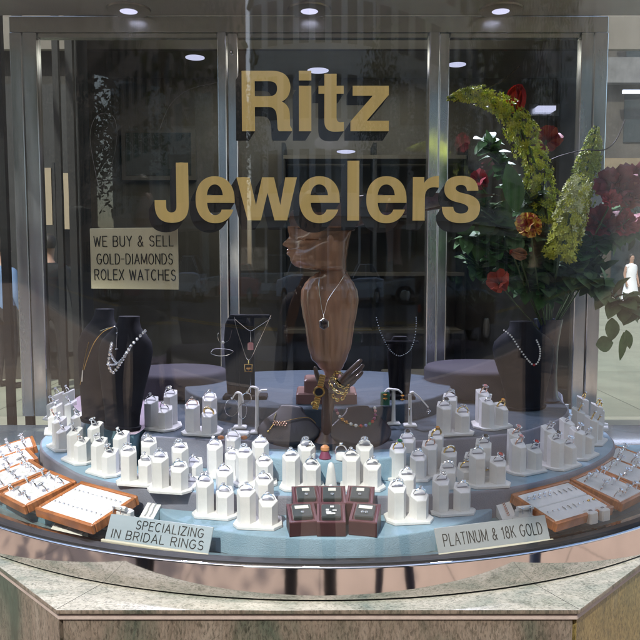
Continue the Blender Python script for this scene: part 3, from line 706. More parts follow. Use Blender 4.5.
# ------------------------------------------------------------------ ring stands
SL = math.radians(24)
PIL = {'tall': (-.0165, .000, .049), 'short': (.0185, -.005, .0355), 'rear': (.0075, .030, .0585)}
def pillar_mb(h, r=.0150):
    b = MB(); rs = []
    def hexa(rr, z, sl): return [(rr * math.sin(PI / 6 + PI / 3 * i), -rr * math.cos(PI / 6 + PI / 3 * i), z + sl * (-rr * math.cos(PI / 6 + PI / 3 * i)) * math.tan(SL)) for i in range(6)]
    b.rings([hexa(r, 0, 0), hexa(r, h - .0006, 1), hexa(r * .95, h + .0004, 1)])
    # slot drawn as a flat dark strip, its shade put into the colour
    y0 = .0016
    def zt(y): return h + .0006 + y * math.tan(SL)
    b.add([(-.0085, -y0, zt(-y0)), (.0085, -y0, zt(-y0)), (.0085, y0, zt(y0)), (-.0085, y0, zt(y0))], [(0, 1, 2, 3)], 1)
    return b
def make_stand():
    t = thing('ring_stand', 'x', 'ring stand', group='white ring stands on the tiers')
    o = [(-.036, -.010), (-.026, -.025), (.030, -.027), (.041, -.010), (.036, .026), (.018, .050), (-.004, .050), (-.034, .018)]
    MB().prism(o, 0, .0042, .0012).build('base_plate', 'white_pad', t)
    for k, (x, y, h) in PIL.items():
        pillar_mb(h).build('pillar', ['white_pad', 'slot'], t, False, (x, y, .0043))
    return t
STANDS = [
 # px, py of the base centre, tier z, phrase, rings (tall, short, rear)
 (57, 417, 1.118, 'rearmost in the left curved row', ('solitaire', 'trio', 'solitaire')),
 (57, 431, 1.118, 'second from back, left curved row', ('solitaire', 'rose', 'trio')),
 (63, 447, 1.118, 'third from back, left curved row', ('trio', 'solitaire', 'solitaire')),
 (80, 460, 1.118, 'fourth from back, left curved row', ('halo', 'solitaire', 'halo')),
 (106, 472, 1.118, 'just behind the left wooden earring tray', ('halo', 'halo', 'solitaire')),
 (138, 482, 1.118, 'above the right corner of left tray', ('trio', 'solitaire', 'trio')),
 (170, 489, 1.118, 'behind the striped pad near bridal sign', ('halo', 'solitaire', 'halo')),
 (184, 503, 1.087, 'just above the word SPECIALIZING', ('solitaire', 'solitaire', 'solitaire')),
 (215, 514, 1.087, 'above right end of the bridal sign', ('halo', 'solitaire', 'solitaire')),
 (257, 524, 1.087, 'directly left of the maroon ring boxes', ('solitaire', 'solitaire', 'solitaire')),
 (224, 475, 1.118, 'below the white hoop earring stands', ('solitaire', 'trio', 'trio')),
 (254, 483, 1.118, 'in front of the left necklace pad', ('halo', 'solitaire', 'solitaire')),
 (301, 487, 1.118, 'just left of the white finger cone', ('solitaire', 'solitaire', 'halo')),
 (361, 487, 1.118, 'just right of the white finger cone', ('solitaire', 'solitaire', 'halo')),
 (407, 478, 1.118, 'with green stone by right necklace pad', ('green', 'solitaire', 'black')),
 (438, 474, 1.118, 'with amber ring by right necklace pad', ('rose', 'twotone', 'amber')),
 (407, 519, 1.087, 'directly right of the maroon ring boxes', ('trio', 'solitaire', 'solitaire')),
 (450, 511, 1.087, 'above left end of the platinum sign', ('halo', 'solitaire', 'trio')),
 (474, 497, 1.087, 'with two gold rings above platinum sign', ('halo_gold', 'gold', 'solitaire')),
 (486, 484, 1.118, 'with black and red stones, middle right', ('solitaire', 'red', 'black')),
 (159, 428, 1.172, 'left of pair beside the black busts', ('solitaire', 'solitaire', 'halo')),
 (201, 433, 1.172, 'right of pair beside the black busts', ('rose', 'twotone', 'solitaire')),
 (452, 433, 1.172, 'left of pair on upper right tier', ('black', 'halo_gold', 'halo')),
 (492, 427, 1.172, 'right of pair on upper right tier', ('solitaire', 'amber', 'pink')),
 (524, 471, 1.118, 'front of the right curved row', ('pink', 'red', 'pink')),
 (560, 466, 1.118, 'second from front, right curved row', ('black', 'halo', 'halo')),
 (580, 456, 1.118, 'third from front, right curved row', ('halo', 'trio', 'solitaire')),
 (592, 442, 1.118, 'fourth from front, right curved row', ('gold', 'gold', 'halo_gold')),
 (596, 427, 1.118, 'rearmost in the right curved row', ('halo_gold', 'gold', 'gold')),
]
proto = None
for px, py, z, phrase, rs in STANDS:
    p = on(px, py, z + .001)
    th = math.atan2(p.x, 1.84 - p.y) * (1.0 if abs(p.x) > .33 else .55) + random.uniform(-.06, .06)
    if proto is None: st = proto = make_stand()
    else: st = dup(proto)
    place(st, p, (0, 0, th), 'white stand with three hexagonal pillars, ' + phrase)
    mw = Matrix.Translation(p) @ Matrix.Rotation(th, 4, 'Z')
    for (k, (x, y, h)), s in zip(PIL.items(), rs):
        q = mw @ Vector((x, y, h + .0043 - .0005))
        put_ring(s, q, (SL + random.uniform(-.08, .08), random.uniform(-.05, .05), th + random.uniform(-.25, .25)), '%s on %s pillar, stand %s' % (SNAME[s], k, phrase), 'rings on the white stands').scale = (1.14,) * 3

# ------------------------------------------------------------------ trays
TILT = math.radians(13)
def tray(w_, d, hgt=.016, cols=1, split=True):
    t = thing('x', 'x', 'tray')
    b = MB(); e = .0065
    b.rbox(-w_ / 2, w_ / 2, -d / 2, -d / 2 + e, 0, hgt, .0018); b.rbox(-w_ / 2, w_ / 2, d / 2 - e, d / 2, 0, hgt, .0018)
    b.rbox(-w_ / 2, -w_ / 2 + e, -d / 2 + e, d / 2 - e, 0, hgt - .0003, .0018); b.rbox(w_ / 2 - e, w_ / 2, -d / 2 + e, d / 2 - e, 0, hgt - .0003, .0018)
    b.box(-w_ / 2 + e, w_ / 2 - e, -d / 2 + e, d / 2 - e, 0.001, .004)
    b.build('frame', 'orange_wood', t, True)
    if split:
        for s in (-1, 1):
            y0, y1 = sorted((s * .0006, s * (d / 2 - e - .0004)))
            MB().rbox(-w_ / 2 + e + .0004, w_ / 2 - e - .0004, y0, y1, .0042, hgt - .0022, .0012).build('pad', 'white_pad', t)
    else: MB().rbox(-w_ / 2 + e + .0004, w_ / 2 - e - .0004, -d / 2 + e + .0004, d / 2 - e - .0004, .0042, hgt - .0015, .0015).build('pad', 'white_pad', t)
    return t
def tray_at(t, name, label, az, r, yaw, zc, group=None, tilt=TILT):
    a = math.radians(az); p = Vector((r * math.sin(a), CY - r * math.cos(a), zc))
    t.name = name; place(t, p, (tilt, 0, math.radians(yaw)), label, group)
    return Matrix.Translation(p) @ Matrix.Rotation(math.radians(yaw), 4, 'Z') @ Matrix.Rotation(tilt, 4, 'X')
# wedge under a tilted tray is its own rear lip
STUD = {}
def stud(kind):
    if kind not in STUD:
        t = thing('stud_earring', 'x', 'earring'); b = MB()
        if kind == 'dot':
            gem(b, (0, 0, .0012), .0017, 0); b.build('stone', 'diamond', t); MB().lathe([(.0014, 0), (.0019, .0011), (.0016, .0014)], 8).build('setting', 'silver', t)
        elif kind == 'gold':
            b.ball((0, 0, .0015), .0020, 8, 5); b.ball((.0022, .001, .001), .0013, 6, 4); b.ball((-.002, .001, .001), .0013, 6, 4); b.build('body', 'gold', t)
        elif kind == 'big':
            b.tube(circ(.0035, .0040, 14), .0008, 5, 0, True); b.build('hoop', 'silver', t); g = MB(); gem(g, (0, -.001, .0005), .0022, 0); g.build('stone', 'diamond', t)
        else:
            b.tube([(0, .0035, .0008), (.0004, 0, .0010), (0, -.0045, .0008)], .0007, 5); b.build('drop', 'silver', t); g = MB(); gem(g, (0, -.0052, .0009), .0014, 0); g.build('stone', 'diamond', t)
        STUD[kind] = t; return t
    return dup(STUD[kind])
for side, az, r, yaw, lab in ((-1, -26.3, .872, -34, 'orange wooden tray with two rows of tiny studs, left of the bridal sign'), (1, 27.6, .872, 33, 'orange wooden tray with rows of mixed earrings, right of the platinum sign')):
    t = tray(.146, .098)
    M = tray_at(t, 'earring_tray', lab, az, r, yaw, 1.0835)
    for row in (0, 1):
        n = 11 if side < 0 else 10
        for k in range(n):
            kd = 'dot' if side < 0 else ('big' if row and k < 3 else 'drop' if (row and k > 5) or (not row and 2 < k < 6) else 'gold' if not row and k > 7 else 'dot' if not row else 'big' if k < 5 else 'drop')
            o = stud(kd); x = -.058 + k * .116 / (n - 1); y = .023 if row else -.018
            q = M @ Vector((x, y, .0142))
            if side < 0: lb = 'tiny silver stud in the %s row of the left orange tray' % ('rear' if row else 'front')
            else: lb = '%s earring in the %s row of the right orange tray' % (dict(dot='tiny silver stud', big='silver hoop', drop='small silver drop', gold='gold cluster')[kd], 'rear' if row else 'front')
            place(o, q, (TILT, 0, math.radians(yaw)), lb, 'earrings in the %s orange tray, %s row, %s' % ('left' if side < 0 else 'right', 'rear' if row else 'front', kd))
TR = [(-1, -35.2, .862, -43, 'touching the left stud tray'), (-1, -42.3, .85, -50, 'second along from the left stud tray'), (-1, -49.0, .822, -57, 'third along from the left stud tray'), (-1, -56.3, .79, -64, 'farthest from the left stud tray'),
      (1, 36.6, .86, 43, 'beside the right earring tray'), (1, 43.6, .845, 50, 'second along from the right earring tray'), (1, 50.5, .82, 57, 'farthest from the right earring tray')]
for side, az, r, yaw, ph in TR:
    t = tray(.098, .100, .016, split=False)
    M = tray_at(t, 'ring_tray', 'small orange tray of nine rings, ' + ph, az, r, yaw, 1.0835, 'small ring trays along the glass')
    for i in range(3):
        for j in range(3):
            q = M @ Vector((-.029 + i * .029, -.031 + j * .030, .0146))
            put_ring(('solitaire', 'trio', 'halo')[(i * 2 + j) % 3] if side < 0 else ('solitaire', 'halo', 'trio')[(i + j) % 3], q, (TILT + .2, 0, math.radians(yaw) + random.uniform(-.3, .3)),
                     'silver ring standing in the small tray ' + ph, 'rings in the small tray ' + ph)

# bracelet pads -----------------------------------------------------------
def bracelet_pad(px, py, yaw, lab, style, blab):
    p = on(px, py, 1.0715); t = thing('bracelet_pad', lab, 'display pad', p, yaw)
    MB().add([(-.013, -.03, 0), (.013, -.03, 0), (.013, .03, 0), (-.013, .03, 0), (-.013, -.03, .004), (.013, -.03, .004), (.013, .03, .038), (-.013, .03, .038)],
             [(0, 3, 2, 1), (4, 5, 6, 7), (0, 1, 5, 4), (1, 2, 6, 5), (2, 3, 7, 6), (3, 0, 4, 7)]).build('ramp', 'white_pad', t)
    tl = math.atan2(.034, .06)
    k = thing('bracelet', blab, 'bracelet', p + Matrix.Rotation(yaw, 3, 'Z') @ Vector((0, 0, .0215)), yaw); k.rotation_euler = (tl, 0, yaw)
    if style == 'links':
        b = MB(); s = MB()
        for i in range(11):
            y = -.024 + i * .0048
            b.tube([(.0021 * math.cos(a * PI / 4), y + .0021 * math.sin(a * PI / 4), .0008) for a in range(8)], .0006, 5, 0, True)
            gem(s, (0, y + .0024, .0008), .0012, 0)
        b.build('chain', 'rose', k); s.build('stones', 'pink_gem', k)
    else:
        for x in (-.0045, .0045):
            b = MB()
            for i in range(22): b.ball((x + .0008 * math.sin(i * .6), -.025 + i * .0024, .0008), .0011, 6, 4)
            b.build('chain', 'silver', k, True)
bracelet_pad(154, 517, math.radians(-16), 'narrow white ramp with two silver chains beside the left orange tray', 'lines', 'pair of fine silver chains lying on the left white ramp')
bracelet_pad(503, 516, math.radians(8), 'narrow white ramp with a pink link bracelet beside the right orange tray', 'links', 'pink and gold link bracelet lying on the right white ramp')
# small white earring blocks ------------------------------------------------
def block(px, py, yaw, lab):
    p = Vector((px, py, 1.0715)); t = thing('earring_block', lab, 'earring stand', p, yaw)
    MB().rbox(-.018, .018, -.014, .014, 0, .016, .003).build('base', 'white_pad', t)
    MB().rbox(-.014, .014, -.004, .012, .0162, .028, .003).build('step', 'white_pad', t)
    MB().tube([(-.018, -.002, .032), (.010, -.006, .032)], .0042, 6).build('cross_bar', 'white_pad', t)
    for x in (-.013, .002):
        e = thing('stud_earring', 'silver earring clipped to the ' + lab.split(' with')[0], 'earring', p + Matrix.Rotation(yaw, 3, 'Z') @ Vector((x, -.0085, .034)), yaw, 'earrings on the ' + lab.split(' with')[0])
        b = MB(); gem(b, (0, 0, 0), .0028, 0); b.build('stone', 'diamond', e); MB().tube([(0, 0, -.002), (0, -.0012, -.009)], .0009, 5).build('drop', 'silver', e)
block(-.315, 1.134, math.radians(-22), 'low white block behind the bridal sign with two earrings')
block(.330, 1.137, math.radians(25), 'low white block behind the platinum sign with two earrings')
for i, (px, py) in enumerate(((590, 522), (602, 519))):
    p = on(px, py, 1.0715); t = thing('ring_cube', ('small white cube nearer the platinum sign, below the right orange tray', 'small white cube farther from the platinum sign, below the right orange tray')[i], 'display cube', p, math.radians(28))
    MB().rbox(-.0095, .0095, -.0095, .0095, 0, .019, .002).build('body', 'white_pad', t); MB().rbox(-.003, .003, -.002, .002, .0191, .0205, .0005).build('slot', 'slot', t)

# ring boxes -----------------------------------------------------------------
def ring_box(px, py, yaw, lab, style, dz=0):
    p = Vector(((px - 320) / FPX * (py * 1.0 + .03), py, 1.0878 + dz)); t = thing('ring_box', lab, 'ring box', p, yaw, 'maroon ring boxes in the front centre')
    W, D, h0, h1 = .0215, .021, .022, .036
    b = MB()
    def rg(i, f, dz_): return [(-W + i, -D + i, h0 + dz_ if f else -dz), (W - i, -D + i, h0 + dz_ if f else -dz), (W - i, D - i, h1 + dz_ if f else -dz), (-W + i, D - i, h1 + dz_ if f else -dz)]
    b.rings([rg(0, 0, 0), rg(0, 1, -.002)], cap1=False).build('body', 'maroon', t)
    b = MB(); b.rings([rg(0, 1, -.0019), rg(0.0, 1, 0), rg(.004, 1, .0008), rg(.005, 1, -.0015)], False, True).build('rim', 'maroon_rim', t)
    sl = math.atan2(h1 - h0, 2 * D)
    def lay(o): o.rotation_euler = (sl, 0, 0); o.location = (0, 0, (h0 + h1) / 2 + .0006); return o
    lay(MB().rbox(-.0145, .0145, -.0155, .0155, -.003, .0035, .0015).build('cushion', 'dark_velvet', t))
    if style == 'label_two' or style == 'label_one' or style == 'pale':
        lay(MB().box(-.0105 if style != 'label_one' else -.006, .0105 if style != 'label_one' else .006, .003, .0105, .0036, .0041).build('card', 'card', t))
        b = MB(); xs = (0,) if style != 'label_two' else (-.003, .003)
        for x in xs: gem(b, (x, -.0055, .0045), .0028, 0)
        lay(b.build('stone', 'diamond', t))
    if style == 'spread':
        b = MB(); rr = random.Random(3)
        for k in range(7): b.box(*(lambda x, y: (x, x + rr.uniform(.003, .008), y, y + rr.uniform(.002, .005)))(rr.uniform(-.012, .005), rr.uniform(-.012, .008)), .0036 + .0002 * k, .0042 + .0002 * k)
        lay(b.build('earring_cards', 'white_trim', t))
ring_box(306, 1.1185, math.radians(6), 'rear left maroon ring box with a single diamond', 'label_one', .013)
ring_box(332, 1.119, 0, 'rear middle maroon ring box directly below the finger cone', 'label_one', .013)
ring_box(360, 1.1185, math.radians(-9), 'rear right maroon ring box with a white label', 'label_one', .013)
ring_box(302, 1.0745, math.radians(9), 'front left maroon ring box with a pale label', 'pale')
ring_box(331, 1.073, 0, 'front middle maroon ring box with bright white contents', 'spread')
ring_box(365, 1.0745, math.radians(-13), 'front right maroon ring box with a pair of studs', 'label_two')
# finger cone
p = on(331, 490, 1.119); t = thing('finger_cone', 'slim white finger cone standing behind the maroon ring boxes', 'ring cone', p)
MB().lathe([(.0125, 0), (.012, .003), (.0100, .004), (.0095, .010), (.0062, .036), (.0045, .044), (.002, .0465)], 24).build('cone', 'white_pad', t, True)
put_ring('solitaire', p + Vector((0, -.004, .0085)), (math.radians(80), 0, 0), 'silver ring slipped over the white finger cone', 'rings on the white stands').scale = (1.15,) * 3
# tiny props on the centre tier
p = on(325, 458, 1.159); t = thing('ring_pyramid', 'small maroon cone holding an orange ring between the black pads', 'ring holder', p)
MB().lathe([(.0105, 0), (.010, .002), (.0055, .014), (.0042, .0145)], 16).build('cone', mat('plum_leather', (.22, .05, .10), .5), t, True)
MB().lathe([(.0062, .0125), (.0078, .0145), (.0075, .019), (.004, .0225), (.001, .023)], 16).build('bead', mat('orange_stone', (.62, .28, .12), .4), t, True)
for i, px in enumerate((310, 341)):
    p = on(px, 459, 1.159); t = thing('ring_drum', ('short white drum left of the maroon cone', 'short white drum right of the maroon cone')[i], 'ring holder', p)
    MB().lathe([(.0095, 0), (.0095, .009), (.0085, .0105), (.001, .0108)], 20).build('drum', 'white_trim', t, True)
    put_ring('solitaire', p + Vector((0, 0, .011)), (0, 0, .2), ('silver ring standing on the white drum left of the maroon cone', 'silver ring standing on the white drum right of the maroon cone')[i], 'rings on the white stands')

# necklace pads ------------------------------------------------------------------
def beadchain(b, pts, r, step, m=0):
    pts = smoothopen(pts, 10); acc = 0
    for i in range(1, len(pts)):
        acc += (pts[i] - pts[i - 1]).length
        if acc >= step: b.ball(tuple(pts[i]), r, 6, 4, m); acc = 0
    return b
def pad(px, py, yaw, lab, mir):
    p = on(px, py, 1.1595); t = thing('necklace_pad', lab, 'necklace display', p, yaw)
    o = [(-.052, .012), (-.040, .001), (-.012, -.003), (.022, .000), (.050, .014), (.058, .034), (.047, .052), (.022, .078), (.012, .094), (-.024, .096), (-.032, .080), (-.050, .056), (-.059, .032)]
    if mir: o = [(-x, y) for x, y in o][::-1]
    o = smoothclosed([(x * 1.02, y * .86) for x, y in o], 5); tl = math.radians(44)
    b = MB().prism(o, -.010, .006, .0055); q = b.build('pad', 'pad_leather', t, True); q.rotation_euler = (tl, 0, 0); q.location = (0, 0, .009)
    leg = MB(); leg.box(-.012, .012, .040, .046, 0, .055); leg.build('easel_leg', 'pad_leather', t)
    return Matrix.Translation(p) @ Matrix.Rotation(yaw, 4, 'Z') @ Matrix.Translation((0, 0, .009)) @ Matrix.Rotation(tl, 4, 'X') @ Matrix.Diagonal((1.02, .86, 1, 1))
M = pad(286, 449, math.radians(-14), 'black shoulder shaped pad with a gold necklace, left of the wooden hand', False)
t = thing('necklace', 'fine gold necklace with a cluster drop on the left black pad', 'necklace', M @ Vector((0, .04, .008)))
def wl(pts, z=.0072): return [M @ Vector((x, y, z)) - t.location for x, y in pts]
b = MB(); b.tube(smoothopen(wl([(-.030, .072), (-.031, .055), (-.026, .046), (-.010, .050), (.014, .060), (.034, .062), (.048, .050)])), .0007, 5); b.build('chain', 'gold', t, True)
b = MB()
for k in range(16): b.ball(tuple(wl([(-.030 + .0016 * k, .044 + .005 * math.sin(k * 2.1))])[0]), .0019, 6, 4)
b.build('cluster', 'rose', t, True)
b = MB(); b.tube(wl([(-.029, .042), (-.034, .028)]), .0008, 5); b.ball(tuple(wl([(-.036, .023)])[0]), .0028, 8, 5); b.build('drop', 'gold', t, True)
M = pad(362, 450, math.radians(12), 'black shoulder shaped pad with a colourful stone necklace, right of the wooden hand', True)
t = thing('necklace', 'collar of multicoloured stones on the right black pad', 'necklace', M @ Vector((0, .04, .008)))
b = MB(); st = [Vector((x, y)) for x, y in ((-.036, .082), (-.032, .066), (-.022, .052), (-.006, .042), (.012, .041), (.026, .050), (.034, .066), (.036, .084))]
sp = [v for v in smoothopen([(a.x, a.y, 0) for a in st], 4)]
cols = ['purple_gem', 'pearl', 'red_gem', 'amber_gem', 'blue_gem', 'pink_gem', 'pearl', 'purple_gem', 'amber_gem', 'green_gem', 'pearl', 'red_gem']
gb = MB(); b.tube(wl([(v.x, v.y) for v in sp]), .0006, 5); b.build('cord', 'gold', t)
for i in range(0, len(sp), 1):
    if i % 2 == 0: gb.ball(tuple(wl([(sp[i].x, sp[i].y)], .0085)[0]), .0033, 7, 5, (i // 2 * 5) % len(cols), (1, 1, 1))
gb.build('stones', cols, t, True)

# hoop and drop earring stands -------------------------------------------------------
def hoop(loc, r, lab, m='silver', rz=.3, thk=.0005):
    h = thing('hoop_earring', lab, 'earring', loc, rz)
    b = MB(); b.tube([(r * .8 * math.cos(2 * PI * i / 20), 0, -r + r * math.sin(2 * PI * i / 20)) for i in range(20)], thk, 5, 0, True); b.build('hoop', m, h, True)
    MB().tube([(0, 0, 0), (0, .002, .003)], .0006, 4).build('post', m, h)
def estand(px, py, top, lab, arms):
    """arms: list of pixel paths drawn at the stand's own distance, first point on the post"""
    p = on(px, py, 1.173); t = thing('earring_stand', lab, 'earring stand', p)
    tp = at(px, top, p.y) - p
    MB().rbox(-.013, .013, -.010, .012, 0, .004, .0015).build('base', 'white_pad', t)
    MB().tube([(0, 0, .0035), (tp.x * .5, 0, tp.z * .5), (tp.x, 0, tp.z - .002)], [.0042, .0036, .0036], 8).build('post', 'white_pad', t, True)
    ends = []
    for a in arms:
        P = [at(x, y, p.y - .002 * (i + .3)) - p for i, (x, y) in enumerate(a)]
        P = smoothopen(P, 5); rs = []
        for i, q in enumerate(P):
            tn = (P[min(i + 1, len(P) - 1)] - P[max(i - 1, 0)]).normalized(); sd_ = Vector((0, 1, 0)); nn = tn.cross(sd_).normalized()
            rs.append([tuple(q + sd_ * .0055 + nn * .0013), tuple(q - sd_ * .0055 + nn * .0013), tuple(q - sd_ * .0055 - nn * .0013), tuple(q + sd_ * .0055 - nn * .0013)])
        MB().rings(rs).build('arm', 'white_pad', t); ends.append(P[-1] + p)
    return ends
e = estand(240, 428, 393, 'short white arched stand with thin hoops behind the lower left ring stands', [[(240, 393), (236, 393), (232, 399)], [(240, 393), (242, 396), (243, 404)]])
hoop(e[0] + Vector((0, -.008, .002)), .017, 'large thin silver hoop hanging on the outer arm of the short arched stand', 'silver', .5)
hoop(e[1] + Vector((0, -.008, .003)), .015, 'large thin silver hoop hanging on the inner arm of the short arched stand', 'silver', .9)
e = estand(257, 433, 387, 'tall white two armed earring stand beside the left black pad', [[(257, 388), (251, 387), (247, 393)], [(257, 398), (260, 391), (267, 390)]])
hoop(e[0] + Vector((0, -.008, .002)), .011, 'small silver hoop hanging on the tall white stand beside the left pad', 'silver', .3, .0007)
p = at(243, 432, 1.30); t = thing('display_tile', 'white tilted tile lying below the hoop earring stands', 'display pad', on(239, 436, 1.173), math.radians(-6))
MB().rbox(-.019, .019, -.012, .012, 0, .008, .002).build('tile', 'white_pad', t)
for i, px in enumerate((221, 244)):
    t = thing('coral_bead', ('orange bead peeking out left of the white tile', 'orange bead peeking out right of the white tile')[i], 'bead', on(px, 440, 1.173)); MB().ball((0, 0, .0045), .0045, 10, 6, 0, (1.4, 1, .9)).build('bead', 'orange_wood', t, True)
e = estand(393.5, 424, 389, 'white T shaped stand with amber earrings behind the right black pad', [[(393, 389.5), (388, 389), (385, 392)], [(393, 389.5), (398, 390), (402, 393)]])
for i, q in enumerate(e):
    h = thing('drop_earring', ('amber drop earring on the pad side of the white T stand', 'amber drop earring on the outer arm of the white T stand')[i], 'earring', q + Vector((0, -.007, -.004)))
    b = MB(); gem(b, (0, 0, 0), .0042, 0); gem(b, (0, 0, -.008), .0046, 0); b.build('stone', 'amber_gem', h); MB().tube([(0, 0, .004), (0, 0, -.008)], .0006, 5).build('wire', 'gold', h)
e = estand(410, 426, 393, 'white leaning stand with one slanted arm right of the T stand', [[(410, 393), (413, 392), (414, 393)], [(413, 392), (420, 398), (428, 407)]])
h = thing('drop_earring', 'silver diamond drop hanging from the slanted white arm', 'earring', e[1] + Vector((0, -.006, -.002)))
MB().tube([(.004 * math.cos(a * PI / 2 + PI / 2), 0, -.005 + .005 * math.sin(a * PI / 2 + PI / 2)) for a in range(4)], .0008, 5, 0, True).build('frame', 'silver', h); b = MB(); gem(b, (0, -.001, -.005), .0024, 0); b.build('stone', 'diamond', h)
h = thing('drop_earring', 'gold drop hanging low on the post of the leaning stand', 'earring', on(410, 426, 1.173) + Vector((-.002, -.006, .036)))
b = MB(); gem(b, (0, 0, 0), .003, 0); b.build('stone', 'diamond', h); MB().tube([(0, 0, .004), (0, 0, -.014)], .0007, 5).build('wire', 'gold', h)

# black busts ----------------------------------------------------------------------------
def bust(p, yaw, H, W, lab, lean=.12, neck=.5):
    t = thing('necklace_bust', lab, 'necklace bust', p, yaw)
    prof = [(0, .62, .40), (.03, .66, .42), (.035, .60, .36), (.12, .62, .36), (.35, .78, .40), (.58, .96, .44), (.70, 1.0, .44), (.78, .92, .40), (.845, .70, .34), (.90, .46, .30), (.95, .36, .29), (1.0, .34, .28)]
    rs = [[(W / 2 * a * math.cos(2 * PI * i / 32), lean * H * z * z + W / 2 * d * (1.05 if math.sin(2 * PI * i / 32) < 0 else .8) * math.sin(2 * PI * i / 32), z * H) for i in range(32)] for z, a, d in prof]
    MB().rings(rs).build('form', 'black_velvet', t, True)
    return t
pb = on(97, 421, 1.179); bust(pb, math.radians(-38), .222, .125, 'black velvet bust standing at the back with a gold chain, far left')
pf_ = on(123, 428, 1.179); bust(pf_, math.radians(-28), .212, .128, 'black velvet bust wearing the diamond collar, front left')
def drape(name, lab, pixels, Y, r, m, bead=None, closed=False):
    P = [at(x, y, Y + (dy if len(q) > 2 else 0)) for q in pixels for x, y, dy in [(q + (0,))[:3]]]
    t = thing(name, lab, 'necklace', P[0]); P = [p - P[0] for p in P]
    b = MB()
    if bead: beadchain(b, P, r, bead)
    else: b.tube(smoothopen(P, 8), r, 5)
    b.build('chain', m, t, True); return t, P
Yf = pf_.y - .060
t, P = drape('diamond_collar', 'heavy silver diamond collar on the front left black bust', [(112, 341, .02), (110, 352), (108.5, 364), (111, 371), (114, 372), (121, 362), (131, 346), (145, 331, .03)], Yf, .0032, 'diamond', .0052)
b = MB()
for k in range(16):
    f = k / 15; q = P[2] * (1 - f) + P[6] * f; q = q + Vector((0, -.002, -.012 * math.sin(PI * f))); gem(b, tuple(q), .0036, 0)
    q2 = P[1] * (1 - f) + P[5] * f + Vector((0, 0, -.009 * math.sin(PI * f))); gem(b, tuple(q2), .0032, 0)
b.build('stones', 'diamond', t)
t, P = drape('pendant_chain', 'thin silver chain with a small round pendant above the diamond collar', [(100, 331, .03), (108, 328), (116, 327), (117, 333), (116.5, 342), (116.5, 349)], Yf + .01, .0006, 'silver')
b = MB(); gem(b, tuple(P[-1]), .0032, 0); gem(b, tuple(P[-3]), .0022, 0); b.build('pendant', 'diamond', t)
drape('gold_chain', 'long fine gold chain hanging down the side of the rear left bust', [(113, 327, .0), (103, 332), (94, 343), (87, 360), (82, 377), (80, 385)], pb.y - .055, .0009, 'gold')
t, P = drape('gold_tassel', 'gold bar tassel hanging at the far left edge of the rear bust', [(89, 342), (86, 354), (83, 370)], pb.y - .06, .0012, 'gold')
b = MB(); b.tube([P[-1], P[-1] + Vector((-.002, 0, -.022))], .0022, 6); b.build('tassel', 'silver', t)
# right bust and its pearl necklace
pr = on(525, 408, 1.173); bust(pr, math.radians(20), .19, .155, 'black velvet bust with a pearl strand below the flowers, right')
t, P = drape('pearl_necklace', 'strand of small pearls draped over the right black bust', [(502, 329, .02), (511, 336), (519, 348), (528, 360), (534, 365), (539, 360), (540, 349), (536, 339, .02)], pr.y - .060, .0021, 'pearl', .0040)
b = MB(); b.ball(tuple(P[4]), .003, 8, 5); b.build('coral', 'red_gem', t)

# T-bar stands with pendants --------------------------------------------------------------
def tbar(px, py, z, bar, lab, width, body=None):
    p = on(px, py, z); t = thing('necklace_stand', lab, 'necklace stand', p)
    q = at(px, bar, p.y) - p
    MB().rbox(-.03, .03, -.02, .02, 0, .008, .002).build('base', 'black_velvet', t); MB().rbox(-.004, .004, -.004, .004, .0081, q.z, .001).build('post', 'black_velvet', t)
    MB().tube([(-width, -.006, q.z + .002), (width, -.006, q.z + .002)], .0035, 8).build('cross_bar', 'black_velvet', t)
    if body:
        rs = [[(body * a * math.cos(2 * PI * i / 24), .012 + .012 * math.sin(2 * PI * i / 24), .008 + (q.z) * h) for i in range(24)] for h, a in ((0, .8), (.3, .9), (.7, 1), (.92, .9), (1.04, .55))]
        MB().rings(rs).build('form', 'black_velvet', t, True)
    return p
p = tbar(238, 398, 1.21, 322, 'tall black narrow bust form behind the hoop earring stands, left', .02, .03)
t, P = drape('pearl_pendant', 'thin silver loop with one pearl on the narrow black form', [(222, 327, .01), (218, 334), (219, 341), (223, 342.5), (229, 340), (232, 330)], p.y - .02, .0005, 'silver')
b = MB(); b.ball(tuple(P[3]), .0035, 8, 6); b.build('pearl', 'pearl', t, True)
drape('bangle', 'thin silver bangle ring hooked on the narrow black form', [(211, 352), (214, 349), (222, 348.5), (231, 350), (233, 352), (228, 355), (219, 356), (212, 354), (211, 352)], p.y - .022, .0008, 'silver')
p = tbar(253, 398, 1.21, 317, 'slim black stand with two silver pendant chains, left of the wooden bust', .036)
t, P = drape('pink_pendant', 'silver chain with an upright pink crystal pendant on the slim stand', [(235, 319), (242, 325), (250.5, 330.5), (259, 326), (271, 318)], p.y - .014, .0006, 'silver')
b = MB(); c = at(250.5, 346, p.y - .016) - t.location; b.rbox(c.x - .006, c.x + .006, c.y - .003, c.y + .003, c.z - .008, c.z + .008, .003); b.build('crystal', 'pink_gem', t)
b = MB(); b.tube([P[2], c + Vector((0, 0, .008))], .0009, 5); b.build('bail', 'silver', t)
t, P = drape('amber_pendant', 'longer silver chain with a square amber pendant on the slim stand', [(234.5, 317), (236, 326), (241, 342), (248.5, 360), (258, 343), (266, 326), (271, 315)], p.y - .012, .0008, 'silver')
c = at(248.5, 368, p.y - .015) - t.location
b = MB(); b.tube([c + Vector((x * .0075, 0, z * .0075)) for x, z in ((-1, -1), (1, -1), (1, 1), (-1, 1))], .0016, 5, 0, True); b.tube([P[3], c + Vector((0, 0, .009))], .0012, 5); b.build('setting', 'gold', t)
b = MB(); gem(b, (c.x, c.y, c.z - .001), .0055, 0); q = b.build('stone', 'amber_gem', t)
p = tbar(400, 398, 1.21, 343, 'tall black narrow form with a fine beaded necklace, right of the wooden bust', .036, .026)
